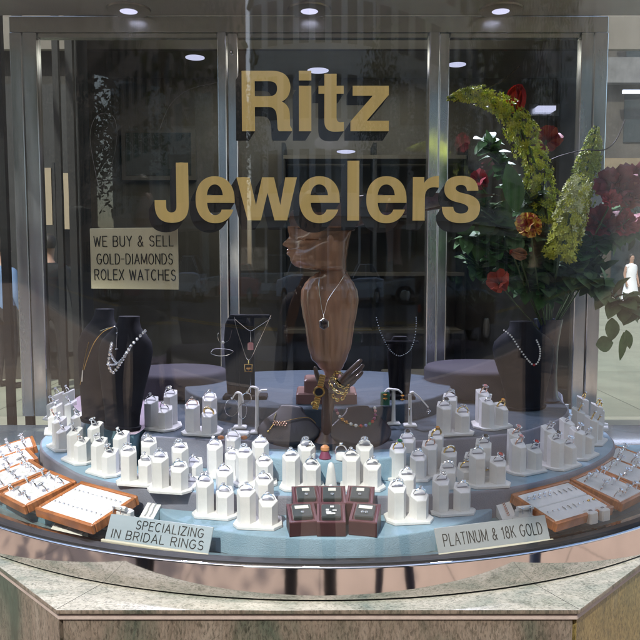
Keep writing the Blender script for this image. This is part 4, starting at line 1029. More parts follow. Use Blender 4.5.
drape('bead_necklace', 'fine silver beaded necklace looped over the tall narrow black form', [(376, 316, .01), (379, 328), (384, 340), (390, 350), (397, 355.5), (403, 355), (410, 350), (414, 340), (416, 326), (416, 316, .01)], p.y - .026, .0012, 'silver', .0036)
p2 = on(385, 405, 1.212); t = thing('green_scarf_clip', 'small green cloth piece beside the amber earring stand', 'cloth', p2)
MB().rbox(-.009, .009, -.004, .004, 0, .026, .002).build('fold', mat('green_cloth', (.03, .16, .09), .8), t)

# carved wooden bust --------------------------------------------------------------------------
pc = Vector((.014, 1.475, 1.2105))
t = thing('wooden_bust', 'carved dark wooden statuette of a long necked head facing left', 'statuette', pc)
MB().rbox(-.062, .060, -.042, .042, 0, .022, .003).build('plinth_step', 'wood2', t); MB().rbox(-.046, .046, -.034, .034, .0222, .048, .003).build('plinth_top', 'wood2', t)
def sx(px): return (px - 320) / FPX * 1.475 / .985 - pc.x
def sz(py): return at(320, py, 1.475).z - pc.z
SLI = [  # row, left, right edge in pixels, depth factor
 (386, 325, 339, .9), (378, 326, 338, .9), (372, 324, 340, .85), (366, 318, 343.5, .75), (358, 311, 347, .62), (344, 308, 351, .56), (328, 306, 353, .54), (312, 303, 356, .52), (300, 301.5, 357.5, .50), (291, 302, 356.5, .48), (284, 305, 353.5, .48), (278.5, 309, 350, .54), (274, 315, 348, .62), (271, 319.5, 346.5, .72), (269.9, 314, 346, .72), (269, 306, 346, .68),
 (268, 300, 346, .64), (266.3, 295.5, 346, .62), (263.5, 292.5, 346, .64), (260.5, 290.8, 346, .66), (258, 290.8, 346.3, .66), (256, 289.5, 346.6, .66), (254.6, 287.6, 346.8, .66), (253.2, 287.2, 347, .66), (252, 288.6, 347, .66), (251.2, 287.6, 347, .66), (249.8, 287.2, 347.2, .66), (248.6, 289.2, 347.5, .66), (247.4, 287.4, 347.7, .66), (246, 284.6, 348, .66), (244.2, 283.2, 348.3, .66), (242.4, 284.4, 348.6, .66), (239.5, 287.6, 349, .66), (237, 289.8, 349.5, .66), (234.5, 289.8, 350, .67), (231, 288.6, 351, .68), (226, 288.4, 352, .70)]
FINE = []
for i in range(len(SLI) - 1):
    n_ = 3 if abs(SLI[i][0] - SLI[i + 1][0]) > 2.4 else 1
    for k in range(n_):
        f = k / n_; f2 = f * f * (3 - 2 * f) if n_ > 1 and SLI[i][0] > 268 else f
        FINE.append(tuple(a_ + (b_ - a_) * (f if j == 0 else f2) for j, (a_, b_) in enumerate(zip(SLI[i], SLI[i + 1]))))
FINE.append(SLI[-1])
def slice_ring(py, l, r, d, grow=1.0):
    lb = l; ex = 0.0
    if py < 266.5: lb = max(l, 293.8 + max(0, (py - 257) ** 2 * .07)); ex = (lb - l) / FPX * 1.475 / .985
    x0, x1, z = sx(lb), sx(r), sz(py); c_, rx = (x0 + x1) / 2, (x1 - x0) / 2 * grow; n = 96; rg = []
    wd = .30 if py > 250.5 else .20 + .10 * max(0, (py - 240) / 6) if py > 239 else .45
    for i in range(n):
        a = 2 * PI * i / n; cc, ss = math.cos(a), math.sin(a); nar = 1.0; g = 1.0
        if py < 268 and cc < 0: nar = 1 - .42 * (-cc) ** 3
        if 275 < py < 362: g = 1 + .022 * math.cos(16 * a) * min(1, (py - 275) / 12, (362 - py) / 12)
        ry = min(rx, .040) * d * 1.25 if py < 268 else rx * d * 1.1
        rg.append((c_ + rx * cc * g - (ex * math.exp(-(ss / wd) ** 2) if cc < 0 else 0), ry * ss * nar * g, z))
    return rg
MB().rings([slice_ring(*q) for q in FINE]).build('figure', 'wood', t, True)
HR = [(231, 297, 353.5, .70), (226, 291, 356, .72), (220, 289.5, 358, .74), (213, 291, 357.5, .75), (207, 296, 354, .74), (202.5, 303, 349, .70), (199.5, 311, 342, .62), (198.3, 320, 333, .4)]
MB().rings([slice_ring(*q, 1.0) for q in HR]).build('hair', 'dark_wood', t, True)
b = MB()
for s in (-1, 1):
    x = sx(330); b.ball((x, s * .030, sz(241)), .010, 12, 8, 0, (.7, .35, 1.2))
b.build('ears', 'wood', t, True)
b = MB()
for s in (-1, 1): b.tube([(sx(297), s * .0165, sz(240)), (sx(301), s * .0225, sz(239)), (sx(306), s * .0275, sz(240.5))], [.0018, .003, .0016], 6)
b.build('eyes', 'wood', t, True)
t2, P = drape('pendant_chain', 'thin silver chain with a dark oval pendant round the neck of the wooden bust', [(322, 268, .02), (319, 280, -.002), (320, 296, -.008), (323.5, 314, -.008), (328, 300, -.008), (340, 282, .0), (347, 270, .02)], 1.475 - .046, .0006, 'silver')
c = at(324, 324, 1.475 - .056) - t2.location
b = MB(); b.tube([c + Vector((.0085 * math.cos(a * PI / 3 + PI / 6), 0, .0105 * math.sin(a * PI / 3 + PI / 6))) for a in range(6)], .0019, 6, 0, True); b.tube([P[3], c + Vector((0, 0, .011))], .0010, 5); b.build('setting', 'silver', t2)
b = MB(); b.ball(tuple(c), .0075, 12, 6, 0, (1, .4, 1.25)); b.build('stone', 'black_gem', t2, True)

# skin-modifier helper (hand, people)
def skin(name, verts, edges, radii, m, parent=None, sub=2, root=0, loc=None):
    me = bpy.data.meshes.new(name); me.from_pydata([tuple(v) for v in verts], edges, [])
    o = bpy.data.objects.new(name, me); C.objects.link(o)
    md = o.modifiers.new('s', 'SKIN'); md.use_smooth_shade = True
    for i, r in enumerate(radii):
        rr = r if isinstance(r, tuple) else (r, r)
        me.skin_vertices[0].data[i].radius = rr; me.skin_vertices[0].data[i].use_root = (i == root)
    sb = o.modifiers.new('u', 'SUBSURF'); sb.levels = sub; sb.render_levels = sub
    bpy.context.view_layer.update()
    dg = bpy.context.evaluated_depsgraph_get()
    nm = bpy.data.meshes.new_from_object(o.evaluated_get(dg)); o.modifiers.clear(); o.data = nm; nm.name = name
    nm.materials.clear()
    for q in (m if isinstance(m, (list, tuple)) else [m]): nm.materials.append(MT[q] if isinstance(q, str) else q)
    for f in nm.polygons: f.use_smooth = True
    if parent is not None: o.parent = parent
    if loc is not None: o.location = loc
    return o
ph = on(326.5, 441, 1.173); Yh = ph.y
t = thing('wooden_hand', 'dark carved wooden hand on a flared foot with fingers reaching up right', 'hand display', ph)
def hp(x, y, dy=0): return at(x, y, Yh + dy) - ph
V = [hp(326.5, 439), hp(326.5, 424), hp(327, 408), hp(330, 397), hp(335, 388)]
E = [(0, 1), (1, 2), (2, 3), (3, 4)]; Rr = [(.017, .010), .0105, .0110, (.0135, .011), (.014, .010)]
for fi, (pts, r0) in enumerate(((((341, 381, -.010), (350, 371, -.014), (358, 363, -.012), (362, 359, -.010)), .0062), (((343, 384, -.003), (352, 376, -.004), (360, 369, -.002), (364, 364, 0)), .0064), (((343, 388, .004), (352, 381, .006), (359, 376, .008), (363, 371, .010)), .0060), (((340, 391, .011), (348, 386, .014), (354, 382, .016), (357, 378, .018)), .0052), (((324, 390, -.008), (319, 380, -.012), (316, 372, -.013), (315, 366, -.012)), .0064))):
    prev = 3 if fi == 4 else 4
    for k, q in enumerate(pts):
        V.append(hp(*q)); E.append((prev, len(V) - 1)); Rr.append(r0 * (1 - .16 * k)); prev = len(V) - 1
skin('hand', V, E, Rr, 'dark_wood', t, 2, 2)
MB().lathe([(.024, 0), (.022, .004), (.014, .012), (.010, .020)], 20).build('foot', 'dark_wood', t, True)
def bracelet(name, lab, c, tilt, R, m='gold'):
    k = thing(name, lab, 'bracelet', c); k.rotation_euler = tilt
    b = MB()
    for i in range(14):
        a = 2 * PI * i / 14; p = Vector((R * math.cos(a), R * math.sin(a), 0)); tn = Vector((-math.sin(a), math.cos(a), 0)); up = Vector((0, 0, 1)) if i % 2 else Vector((math.cos(a), math.sin(a), 0))
        b.tube([p + tn * .0042 * math.cos(q * PI / 4) + up * .0028 * math.sin(q * PI / 4) for q in range(8)], .0011, 5, 0, True)
    b.build('links', m, k, True)
bracelet('link_bracelet', 'chunky gold link bracelet highest on the fingers of the wooden hand', ph + hp(341, 380, -.002), (.5, .75, 0), .0165)
bracelet('link_bracelet', 'chunky gold link bracelet lower on the palm of the wooden hand', ph + hp(338, 386, -.001), (.4, .6, 0), .0180)
bracelet('link_bracelet', 'loose gold chain bracelet dangling under the palm of the wooden hand', ph + hp(339, 393, -.004), (1.45, .1, .5), .0125)
wt = thing('wrist_watch', 'gold wrist watch hanging from the thumb of the wooden hand', 'watch', ph + hp(319, 392, -.024)); wt.rotation_euler = (0, .22, 0)
MB().tube([(.0085 * math.cos(a * PI / 10), 0, .0085 * math.sin(a * PI / 10)) for a in range(20)], .0022, 6, 0, True).build('case', 'gold', wt, True)
o = MB().lathe([(.0075, -.001), (.0075, .001)], 20).build('dial', 'black_gem', wt); o.rotation_euler = (PI / 2, 0, 0)
b = MB()
for k in range(5): b.rbox(-.0052, .0052, -.0015, .0015, .0105 + k * .0043, .0142 + k * .0043, .0006); b.rbox(-.0052, .0052, -.0015, .0015, -.0142 - k * .0043, -.0105 - k * .0043, .0006)
b.build('strap', 'gold', wt)
q = thing('gold_hoop', 'small gold hoop hanging below the gold wrist watch', 'earring', ph + hp(314, 404, -.026)); MB().tube(circ(.0042, 0, 14), .0012, 5, 0, True).build('hoop', 'gold', q, True)
# ------------------------------------------------------------------ flowers
def leafmat(name, c): return mat(name, c, 0.62, 0, 0.4, 25, spec=0.3)
MT['leaf'] = leafmat('leaf_green', (.065, .16, .045)); MT['leaf_pale'] = leafmat('leaf_pale_green', (.13, .20, .08)); MT['leaf_grey'] = leafmat('leaf_grey_green', (.10, .17, .07))
MT['stem'] = mat('stem_green', (.06, .10, .03), .5); MT['twig'] = mat('dark_twig', (.025, .018, .012), .6)
MT['yellow_floret'] = mat('yellow_floret', (.55, .58, .07), .6, 0, .25, 60); MT['olive_floret'] = mat('olive_floret', (.36, .44, .07), .6, 0, .25, 60); MT['cream_floret'] = mat('cream_floret', (.68, .72, .38), .6, 0, .2, 60)
MT['red_petal'] = mat('red_petal', (.38, .02, .035), .5, 0, .35, 30); MT['dark_red_petal'] = mat('dark_red_petal', (.22, .012, .022), .55, 0, .35, 30); MT['coral_petal'] = mat('coral_petal', (.42, .09, .05), .5, 0, .3, 30)
MT['peach_petal'] = mat('peach_petal', (.42, .24, .14), .5, 0, .25, 30); MT['orange_petal'] = mat('orange_red_petal', (.48, .06, .02), .5, 0, .3, 30)
def parrot():
    m, nt, out = newmat('streaked_parrot_petal'); p = nt.nodes.new('ShaderNodeBsdfPrincipled')
    v = coords(nt, (1, 1, 1)); f = noise(nt, v, 95, 3, .6, 1.0)
    L(nt, ramp(nt, f, [(.40, (.40, .03, .01)), (.47, (.45, .12, .02)), (.54, (.80, .55, .07)), (.7, (.85, .68, .15))]), p.inputs['Base Color']); p.inputs['Roughness'].default_value = .5
    L(nt, p.outputs[0], out.inputs[0]); return m
MT['parrot'] = parrot()
FY = 1.60
VA = at(548, 250, FY)      # where the stems gather
vz = 1.173
VASE = Vector((at(548, 330, 1.66).x, 1.66, vz))
t = thing('flower_vase', 'tall dark blue glass vase half hidden behind the right black bust', 'vase', VASE)
MB().lathe([(.030, 0), (.032, .004), (.026, .012), (.022, .06), (.024, .13), (.030, .175), (.033, .19), (.030, .19), (.026, .175), (.020, .13), (.018, .06), (.006, .02)], 32).build('body', mat('dark_blue_glaze', (.006, .01, .03), .25), t, True)
MOUTH = VASE + Vector((0, 0, .185))
def F(px, py, dy=0.0): return at(px, py, FY + dy)
def floret(b, c, n, r, m, rr):
    n = n.normalized(); a = n.orthogonal().normalized(); bb = n.cross(a); o = rr.uniform(0, 2 * PI)
    for k in range(5):
        q = o + 2 * PI * k / 5; d = a * math.cos(q) + bb * math.sin(q); e = a * math.cos(q + PI / 2) + bb * math.sin(q + PI / 2)
        b.add([c, c + d * r * .55 + e * r * .30 + n * r * .25, c + d * r + n * r * .55, c + d * r * .55 - e * r * .30 + n * r * .25], [(0, 1, 2, 3)], m)
    b.ball(tuple(c + n * r * .35), r * .26, 5, 3, m)
def spike(name, lab, path, rad, count, mats, split):
    P = smoothopen([F(*q) for q in path], 12); rr = random.Random(len(lab))
    t = thing(name, lab, 'flower', P[-1]); o = P[-1]
    st = [q - o for q in P] + [(P[-1] * .4 + MOUTH * .6) - o, MOUTH - o + Vector((0, 0, -.05))]
    MB().tube(smoothopen(st[::6] + st[-2:], 3), .0028, 6).build('stem', 'stem', t, True)
    b = MB()
    for k in range(count):
        f = rr.random() ** .8; i = f * (len(P) - 1); i0 = min(int(i), len(P) - 2); c = P[i0].lerp(P[i0 + 1], i - i0); tn = (P[i0 + 1] - P[i0]).normalized()
        R = rad[0] + (rad[1] - rad[0]) * min(1, f * 1.7)
        a = tn.orthogonal().normalized(); bb = tn.cross(a); q = rr.uniform(0, 2 * PI); d = a * math.cos(q) + bb * math.sin(q)
        m = (0 if rr.random() < split(f) else 1)
        if f < .08: b.ball(tuple(c + d * R * .8 - o), .0022, 5, 3, 1); continue
        floret(b, c + d * R * rr.uniform(.55, 1.12) - o, (d - tn * .25), .0056 + .0030 * min(1, f * 2) + rr.uniform(-.001, .001), m, rr)
    b.build('blossoms', mats, t); return t
spike('foxtail_lily', 'long yellow foxtail flower spike arching over to the left', [(447, 99), (458, 96), (470, 95), (486, 97), (504, 108), (519, 127), (530, 150), (538, 176), (544, 200), (547, 222)], (.004, .030), 640, ['yellow_floret', 'olive_floret'], lambda f: .55)
spike('foxtail_lily', 'upright olive yellow foxtail spike in front of the right metal post', [(596, 126, .03), (593, 145, .03), (588, 165, .03), (581, 190, .03), (573, 215, .03), (567, 235, .03)], (.008, .031), 480, ['yellow_floret', 'olive_floret'], lambda f: .25)
spike('foxtail_lily', 'short fat foxtail spike, cream on top and yellow below, beside the parrot tulip', [(582, 176, -.07), (577, 190, -.07), (571, 212, -.07), (565, 236, -.07), (559, 258, -.07)], (.018, .031), 480, ['cream_floret', 'yellow_floret'], lambda f: 1 - f * 1.3)
def petal(b, c, axis, side, l, w_, curl, m=0, tip=.25):
    """cupped petal from c along axis"""
    axis = axis.normalized(); side = (side - axis * side.dot(axis)).normalized(); nrm = axis.cross(side)
    rows = []
    for i in range(6):
        f = i / 5; ww = w_ * math.sin(PI * (.12 + .80 * f)) ** .7 if f < .95 else w_ * tip
        cen = c + axis * l * f + nrm * (curl * l * math.sin(f * PI * .8))
        rows.append([cen - side * ww + nrm * -.35 * ww, cen + nrm * .12 * ww, cen + side * ww + nrm * -.35 * ww])
    vs = [p for r in rows for p in r]; fs = []
    for i in range(5):
        for j in range(2): fs.append((i * 3 + j, i * 3 + j + 1, i * 3 + j + 4, i * 3 + j + 3))
    b.add(vs, fs, m)
def stemto(t, c): 
    p0 = Vector((0, 0, 0)); p2 = MOUTH - c; p1 = p2 * .45 + Vector((0, .01, -.02))
    MB().tube(smoothopen([p0, p1, p2 + Vector((0, 0, -.04))], 6), .0020, 5).build('stem', 'stem', t, True)
def tulip(name, lab, px, py, dy, axis, size, m, n=6, open_=.35, cat='flower', stem=True):
    c = F(px, py, dy); t = thing(name, lab, cat, c); axis = Vector(axis).normalized(); b = MB(); rr = random.Random(int(px))
    a = axis.orthogonal().normalized(); bb = axis.cross(a)
    for k in range(n):
        q = 2 * PI * k / n + rr.uniform(-.15, .15); d = a * math.cos(q) + bb * math.sin(q); s_ = axis.cross(d)
        petal(b, d * size * .10 - axis * size * .5, axis * (1 - open_ * .4) + d * open_, s_, size * rr.uniform(.95, 1.12), size * .42, .22 if k % 2 else .28)
    b.build('petals', m, t, True)
    if stem: stemto(t, c)
    return t
def rose(lab, px, py, dy, size, m):
    c = F(px, py, dy); t = thing('rose', lab, 'flower', c); ax = Vector((-.25, -.85, .45)).normalized(); a = ax.orthogonal().normalized(); bb = ax.cross(a); b = MB(); rr = random.Random(int(px * 3 + py))
    for ring, (n, rad, op, ln) in enumerate(((3, .06, .10, .7), (5, .16, .35, .85), (6, .28, .75, .95), (7, .36, 1.25, 1.0))):
        for k in range(n):
            q = 2 * PI * k / n + ring * .6 + rr.uniform(-.2, .2); d = a * math.cos(q) + bb * math.sin(q)
            petal(b, d * size * rad - ax * size * .35, ax + d * op, ax.cross(d), size * ln * rr.uniform(.85, 1.05), size * .46, .22, 0, .6)
    b.build('petals', m, t, True); stemto(t, c); return t
tulip('parrot_tulip', 'yellow parrot tulip streaked with red, facing the glass', 530, 226, -.14, (-.62, -.72, .25), .052, 'parrot', 7, .35)
tulip('red_tulip', 'crimson flower just behind the final s of the gold lettering', 480, 181, -.02, (-.5, -.75, .35), .040, 'red_petal', 7, .45)
tulip('ginger_flower', 'pointed red flower standing up behind the arching yellow spike', 516, 100, .06, (.1, -.1, 1), .055, 'red_petal', 6, .16)
tulip('orange_poppy', 'orange red flower low on the left side of the bouquet', 499, 283, -.05, (-.5, -.6, .6), .040, 'orange_petal', 6, .6)
tulip('peach_bud', 'closed peach coloured bud under the parrot tulip', 519, 254, -.08, (-.8, -.4, .15), .032, 'peach_petal', 6, .12)
tulip('red_bud', 'small round red bud left of the peach bud', 512, 252, -.08, (-.4, -.8, .2), .016, 'coral_petal', 5, .15)
tulip('dark_dahlia', 'dark red flower behind the arching spike at the rear of the bouquet', 546, 140, .10, (-.1, -.9, .2), .045, 'dark_red_petal', 8, .7)
for lab, px, py, dy, s, m in (('large dark red rose at the far right edge of the bouquet', 617, 187, -.02, .046, 'dark_red_petal'), ('coral red rose low in the right rose cluster', 630, 196, -.03, .034, 'coral_petal'), ('dark rose half cut off at the right edge, topmost of the cluster', 638, 180, .02, .040, 'dark_red_petal'),
    ('small red rose hanging below the large dark rose', 612, 200, -.05, .020, 'red_petal'), ('deep red rose between the short foxtail spike and the right rose cluster', 601, 222, .0, .038, 'dark_red_petal'), ('red rose near the right edge below the coral rose', 624, 224, -.01, .032, 'red_petal'), ('dark red rose in shade low on the right of the bouquet', 600, 240, .03, .032, 'dark_red_petal')):
    rose(lab, px, py, dy, s, m)
def leaf(b, c, axis, up, l, w_, m=0, bend=.25):
    axis = axis.normalized(); s_ = axis.cross(up).normalized(); n = s_.cross(axis); rows = []
    for i in range(7):
        f = i / 6; ww = w_ * (math.sin(PI * min(1, f * .98 + .02)) ** .8) * (1 - .25 * f); cen = c + axis * l * f - n * bend * l * f * f
        rows.append([cen - s_ * ww + n * ww * .25, cen, cen + s_ * ww + n * ww * .25])
    vs = [p for r in rows for p in r]; fs = [(i * 3 + j, i * 3 + j + 1, i * 3 + j + 4, i * 3 + j + 3) for i in range(6) for j in range(2)]
    b.add(vs, fs, m)
def spray(lab, pts, n, l, m, seed, name='leafy_branch', wd=.40):
    """a twig through pts with leaves along it"""
    P = smoothopen([F(*q) for q in pts], 8); o = P[0]; t = thing(name, lab, 'foliage', o); rr = random.Random(seed)
    MB().tube([q - o for q in P], .0016, 5).build('twig', 'stem', t, True)
    b = MB()
    for k in range(int(n * 2.6)):
        c = P[int(rr.random() * (len(P) - 1))] - o
        ax = Vector((rr.uniform(-1, 1), rr.uniform(-1, .6), rr.uniform(-.7, .8))); ll = l * rr.uniform(.75, 1.3)
        leaf(b, c, ax, Vector((rr.uniform(-.3, .3), -.4, 1)), ll, ll * wd, 0, rr.uniform(0, .4))
    b.build('leaves', m, t, True); return t
spray('dark green leafy branch spreading left toward the final s', [(548, 292), (520, 268), (490, 248), (462, 236)], 46, .042, 'leaf', 1)
spray('dull green leafy branch below the crimson flower', [(546, 285), (515, 240), (495, 222), (478, 205)], 34, .044, 'leaf_grey', 2)
spray('dark green branch at the lower left edge of the bouquet', [(548, 296), (520, 285), (490, 272), (466, 262)], 30, .038, 'leaf', 3)
spray('pale round leaves around the peach bud', [(540, 275), (528, 262), (512, 262), (503, 268)], 12, .036, 'leaf_pale', 4, wd=.5)
spray('green leafy branch below the short foxtail spike', [(550, 290), (568, 272), (584, 268), (600, 275)], 22, .048, 'leaf_grey', 5)
spray('dense dark leaves under the right rose cluster', [(555, 285), (580, 255), (605, 236), (640, 228)], 56, .040, 'leaf', 6)
spray('pale leafy branch at the right edge over the bright pavement', [(575, 272, -.02), (598, 285, -.04), (618, 300, -.05), (636, 312, -.05)], 26, .042, 'leaf_pale', 7)
spray('dark leaves among the red flowers behind the arching spike', [(548, 270, .05), (520, 205, .06), (500, 165, .06), (485, 140, .07)], 40, .036, 'leaf', 8)
spray('leaves filling the middle of the bouquet behind the tulip', [(550, 285), (545, 250), (535, 215), (528, 195)], 40, .040, 'leaf_grey', 9)
spray('fine dark leaves at the right edge above the roses', [(560, 280, .04), (600, 235, .04), (628, 205, .04), (650, 170, .04)], 34, .034, 'leaf', 10)
def bigleaf(lab, px, py, dy, axis, l, w_, m, pleat=False):
    c = F(px, py, dy); t = thing('single_leaf', lab, 'leaf', c); b = MB(); leaf(b, Vector((0, 0, 0)), Vector(axis), Vector((0, -1, .15)), l, w_, 0, .12); b.build('blade', m, t, True); return t
bigleaf('single broad upright green leaf right of the crimson flower', 517, 212, -.06, (-.22, -.1, 1), .105, .026, 'leaf')
bigleaf('round green leaf hanging at the right over the bright pavement', 596, 345, -.06, (.9, -.2, .15), .036, .020, 'leaf_grey')
bigleaf('dark pointed leaf hanging lowest over the bright pavement', 624, 332, -.06, (-.10, -.1, -1), .062, .010, 'leaf')
bigleaf('dark short leaf beside the lowest hanging pointed leaf', 626, 330, -.06, (.25, -.1, -1), .042, .011, 'leaf')
bigleaf('grey green leaf hanging just above the round leaf', 612, 318, -.06, (-.05, -.2, -1), .050, .018, 'leaf_grey')
for lab, pts in (('curly dark twig rising through the arching yellow spike', [(548, 285), (537, 215), (530, 170), (522, 135), (514, 105)]), ('thin dark twig with a hook beside the arching spike', [(550, 285), (545, 230), (543, 190), (545, 170), (540, 172)]),
    ('long thin willow twig curving across toward the right post', [(540, 165), (560, 156), (585, 150), (604, 150), (616, 140), (625, 120)]), ('faint willow twig arching over the top of the yellow spike', [(455, 102), (475, 92), (500, 82), (520, 66)])):
    P = smoothopen([F(*q) for q in pts], 8); t = thing('willow_twig', lab, 'twig', P[0]); MB().tube([q - P[0] for q in P], .0014, 5).build('stem', 'twig', t, True)
# wire display hooks: the fine pale loops hanging at the left
for lab, pts in (('tall fine wire loop at the left behind the letter J', [(99, 190), (93, 160), (90, 135), (95, 118), (105, 113), (114, 118), (117, 135), (113, 160), (103, 190)]), ('long fine wire arching from the left door post', [(160, 128), (170, 105), (188, 90), (218, 82)])):
    P = smoothopen([at(x, y, 1.75) for x, y in pts], 8); t = thing('display_wire', lab, 'wire', P[0]); MB().tube([q - P[0] for q in P], .0005, 5).build('wire', 'trim', t, True)
# ------------------------------------------------------------------ people
SK = mat('skin', (.36, .21, .15), .5); HAIR = mat('dark_hair', (.02, .014, .01), .6)
def person(label, loc, yaw, top, legs, H=1.72, pose='stand', longhair=False, dress=False):
    t = thing('person', label, 'person', loc, yaw); s = H / 1.72; f = -1
    V = []; E = []; R = []; 
    def a(p, r, par=None):
        V.append(Vector(p) * s); R.append((r * s, r * s) if not isinstance(r, tuple) else (r[0] * s, r[1] * s)); i = len(V) - 1
        if par is not None: E.append((par, i))
        return i
    pel = a((0, 0, .97), (.13, .10)); ab = a((0, 0, 1.08), (.135, .10), pel); ch = a((0, .005, 1.28), (.165, .115), ab); ns = a((0, 0, 1.43), (.075, .065), ch); nk = a((0, -.01, 1.50), .052, ns)
    h1 = a((0, -.02, 1.57), (.072, .082), nk); h2 = a((0, -.015, 1.66), (.078, .092), h1); h3 = a((0, -.01, 1.715), (.055, .065), h2)
    st = {'stand': (0, 0), 'walk': (.13, -.14)}.get(pose, (0.02, -.02))
    for k, sx_ in enumerate((-1, 1)):
        o = st[k]
        hip = a((sx_ * .105, 0, .86), .080, pel); wq = .03 if pose == 'phone' else 0; kn = a((sx_ * (.115 + wq), -.02 + o * .45, .50), .056, hip); an = a((sx_ * (.12 + wq * 1.6), .02 + o, .09), .041, kn); he = a((sx_ * (.12 + wq * 1.6), .01 + o, .04), .038, an); to = a((sx_ * (.13 + wq * 1.7), -.15 + o, .03), (.036, .028), he)
        sh = a((sx_ * .185, 0, 1.385), .062, ch)
        if pose == 'phone':
            el = a((sx_ * .235, -.06, 1.13), .047, sh); wr = a((sx_ * .11, -.27, 1.36), .032, el); hd = a((sx_ * .075, -.30, 1.42), (.026, .036), wr)
            fb = hd; ax_ = Vector((-sx_ * .03, -.02, .05))
        else:
            el = a((sx_ * .25, .02 - o * .3, 1.10), .047, sh); wr = a((sx_ * .26, -.06 - o * .5, .87), .032, el); hd = a((sx_ * .255, -.075 - o * .5, .80), (.022, .036), wr)
            fb = hd; ax_ = Vector((0, -.02, -.08))
        b0 = V[hd] / s
        for q in range(4):
            p1 = b0 + Vector((0, (-.027 + .018 * q), 0)) + ax_ * .6; p2 = p1 + ax_ * (.75, .95, .9, .7)[q] * .8 + Vector((-sx_ * .008, 0, 0))
            i = a(p1, .0095, fb); a(p2, .008, i)
        th = a(b0 + Vector((-sx_ * .008, -.040, 0)) + ax_ * .1, .011, fb); a(b0 + Vector((-sx_ * .014, -.062, 0)) + ax_ * .7, .009, th)
    o = skin('body', V, E, R, [SK, top, legs, HAIR], t, 2, 0)
    me = o.data
    for p in me.polygons:
        c = p.center / s; m = 0
        if dress: m = 1 if .35 < c.z < 1.45 and abs(c.x) < .22 else (2 if c.z < .1 else 0)
        elif c.z < .97 and abs(c.x) < .23: m = 3 if c.z < .075 else 2
        elif c.z < 1.45: m = 0 if (pose != 'phone' and abs(c.x) > .21 and c.z < .93) or (pose == 'phone' and c.y < -.24) else 1
        p.material_index = m
    hb = MB()
    rs = []
    for z, rx, ry, cy in ((1.60, .068, .060, .03), (1.66, .088, .092, .012), (1.715, .080, .090, .005), (1.75, .055, .062, 0), (1.765, .02, .02, 0)): rs.append([(rx * s * math.cos(2 * PI * i / 20), (cy + ry * math.sin(2 * PI * i / 20) * (1 if math.sin(2 * PI * i / 20) > 0 else .80)) * s, z * s) for i in range(20)])
    if longhair: rs = [[(.07 * s * math.cos(2 * PI * i / 20), (.05 + .03 * math.sin(2 * PI * i / 20)) * s, 1.40 * s) for i in range(20)]] + rs
    hb.rings(rs).build('hair', HAIR, t, True)
    n = MB(); n.add([(0, -.125 * s, 1.605 * s), (-.014 * s, -.095 * s, 1.60 * s), (.014 * s, -.095 * s, 1.60 * s), (0, -.098 * s, 1.655 * s)], [(0, 1, 3), (0, 3, 2), (0, 2, 1), (1, 2, 3)])
    n.build('nose', SK, t, True)
    ey = MB()
    for sx_ in (-1, 1): ey.ball((sx_ * .031 * s, -.092 * s, 1.645 * s), .010 * s, 8, 5)
    ey.build('eyes', HAIR, t, True)
    if dress:
        rs = [[(r * s * math.cos(2 * PI * i / 24) * (1 + .06 * math.sin(5 * 2 * PI * i / 24)), r * s * .8 * math.sin(2 * PI * i / 24), z * s) for i in range(24)] for z, r in ((.14, .33), (.45, .28), (.85, .20), (1.05, .165), (1.25, .19), (1.40, .15), (1.45, .07))]
        MB().rings(rs).build('dress', top, t, True)
    return t
GREY = mat('grey_shirt', (.10, .10, .12), .8, 0, .5, 12); NAVY = mat('navy_trousers', (.012, .016, .030), .8); JEAN = mat('dark_jeans', (.03, .05, .09), .8); WHT = mat('white_cotton', (.72, .72, .76), .8); BLUE = mat('blue_shirt', (.14, .22, .38), .8); BLK = mat('black_cloth', (.01, .01, .011), .8)
t = person('photographer in a grey patterned shirt and dark trousers holding up a phone', (-.07, -.38, 0), PI, GREY, BLK, 1.68, 'phone')
k = thing('mobile_phone', 'slim dark phone held up in front of the photographer', 'phone', (0.0, -.045, 1.455)); MB().rbox(-.035, .035, -.005, .004, -.07, .07, .003).build('body', 'interior_dark', k)
person('pedestrian in black walking past on the pavement behind the photographer', (.72, -.82, 0), -PI / 2, BLK, NAVY, 1.76, 'walk')
person('pedestrian in dark jeans standing near the right end of the window', (1.72, .10, 0), PI * .8, NAVY, JEAN, 1.75)
person('pedestrian in black walking along on the left of the window', (-1.30, -.02, 0), PI / 2, GREY, BLK, 1.74, 'walk')
q = at(630, 300, 22.0); person('distant person in a long white dress on the bright pavement at the right edge', (q.x, 22.0, 0), .4, WHT, BLK, 1.62, 'stand', True, True)
q = at(4, 300, 8.4); person('distant person in a blue shirt standing in shade at the left edge', (q.x, 8.4, 0), 2.6, BLUE, BLK, 1.70)
q = at(50, 300, 8.2); person('distant person in a dark coat seen past the left metal post', (q.x, 8.2, 0), 3.4, BLK, BLK, 1.74)

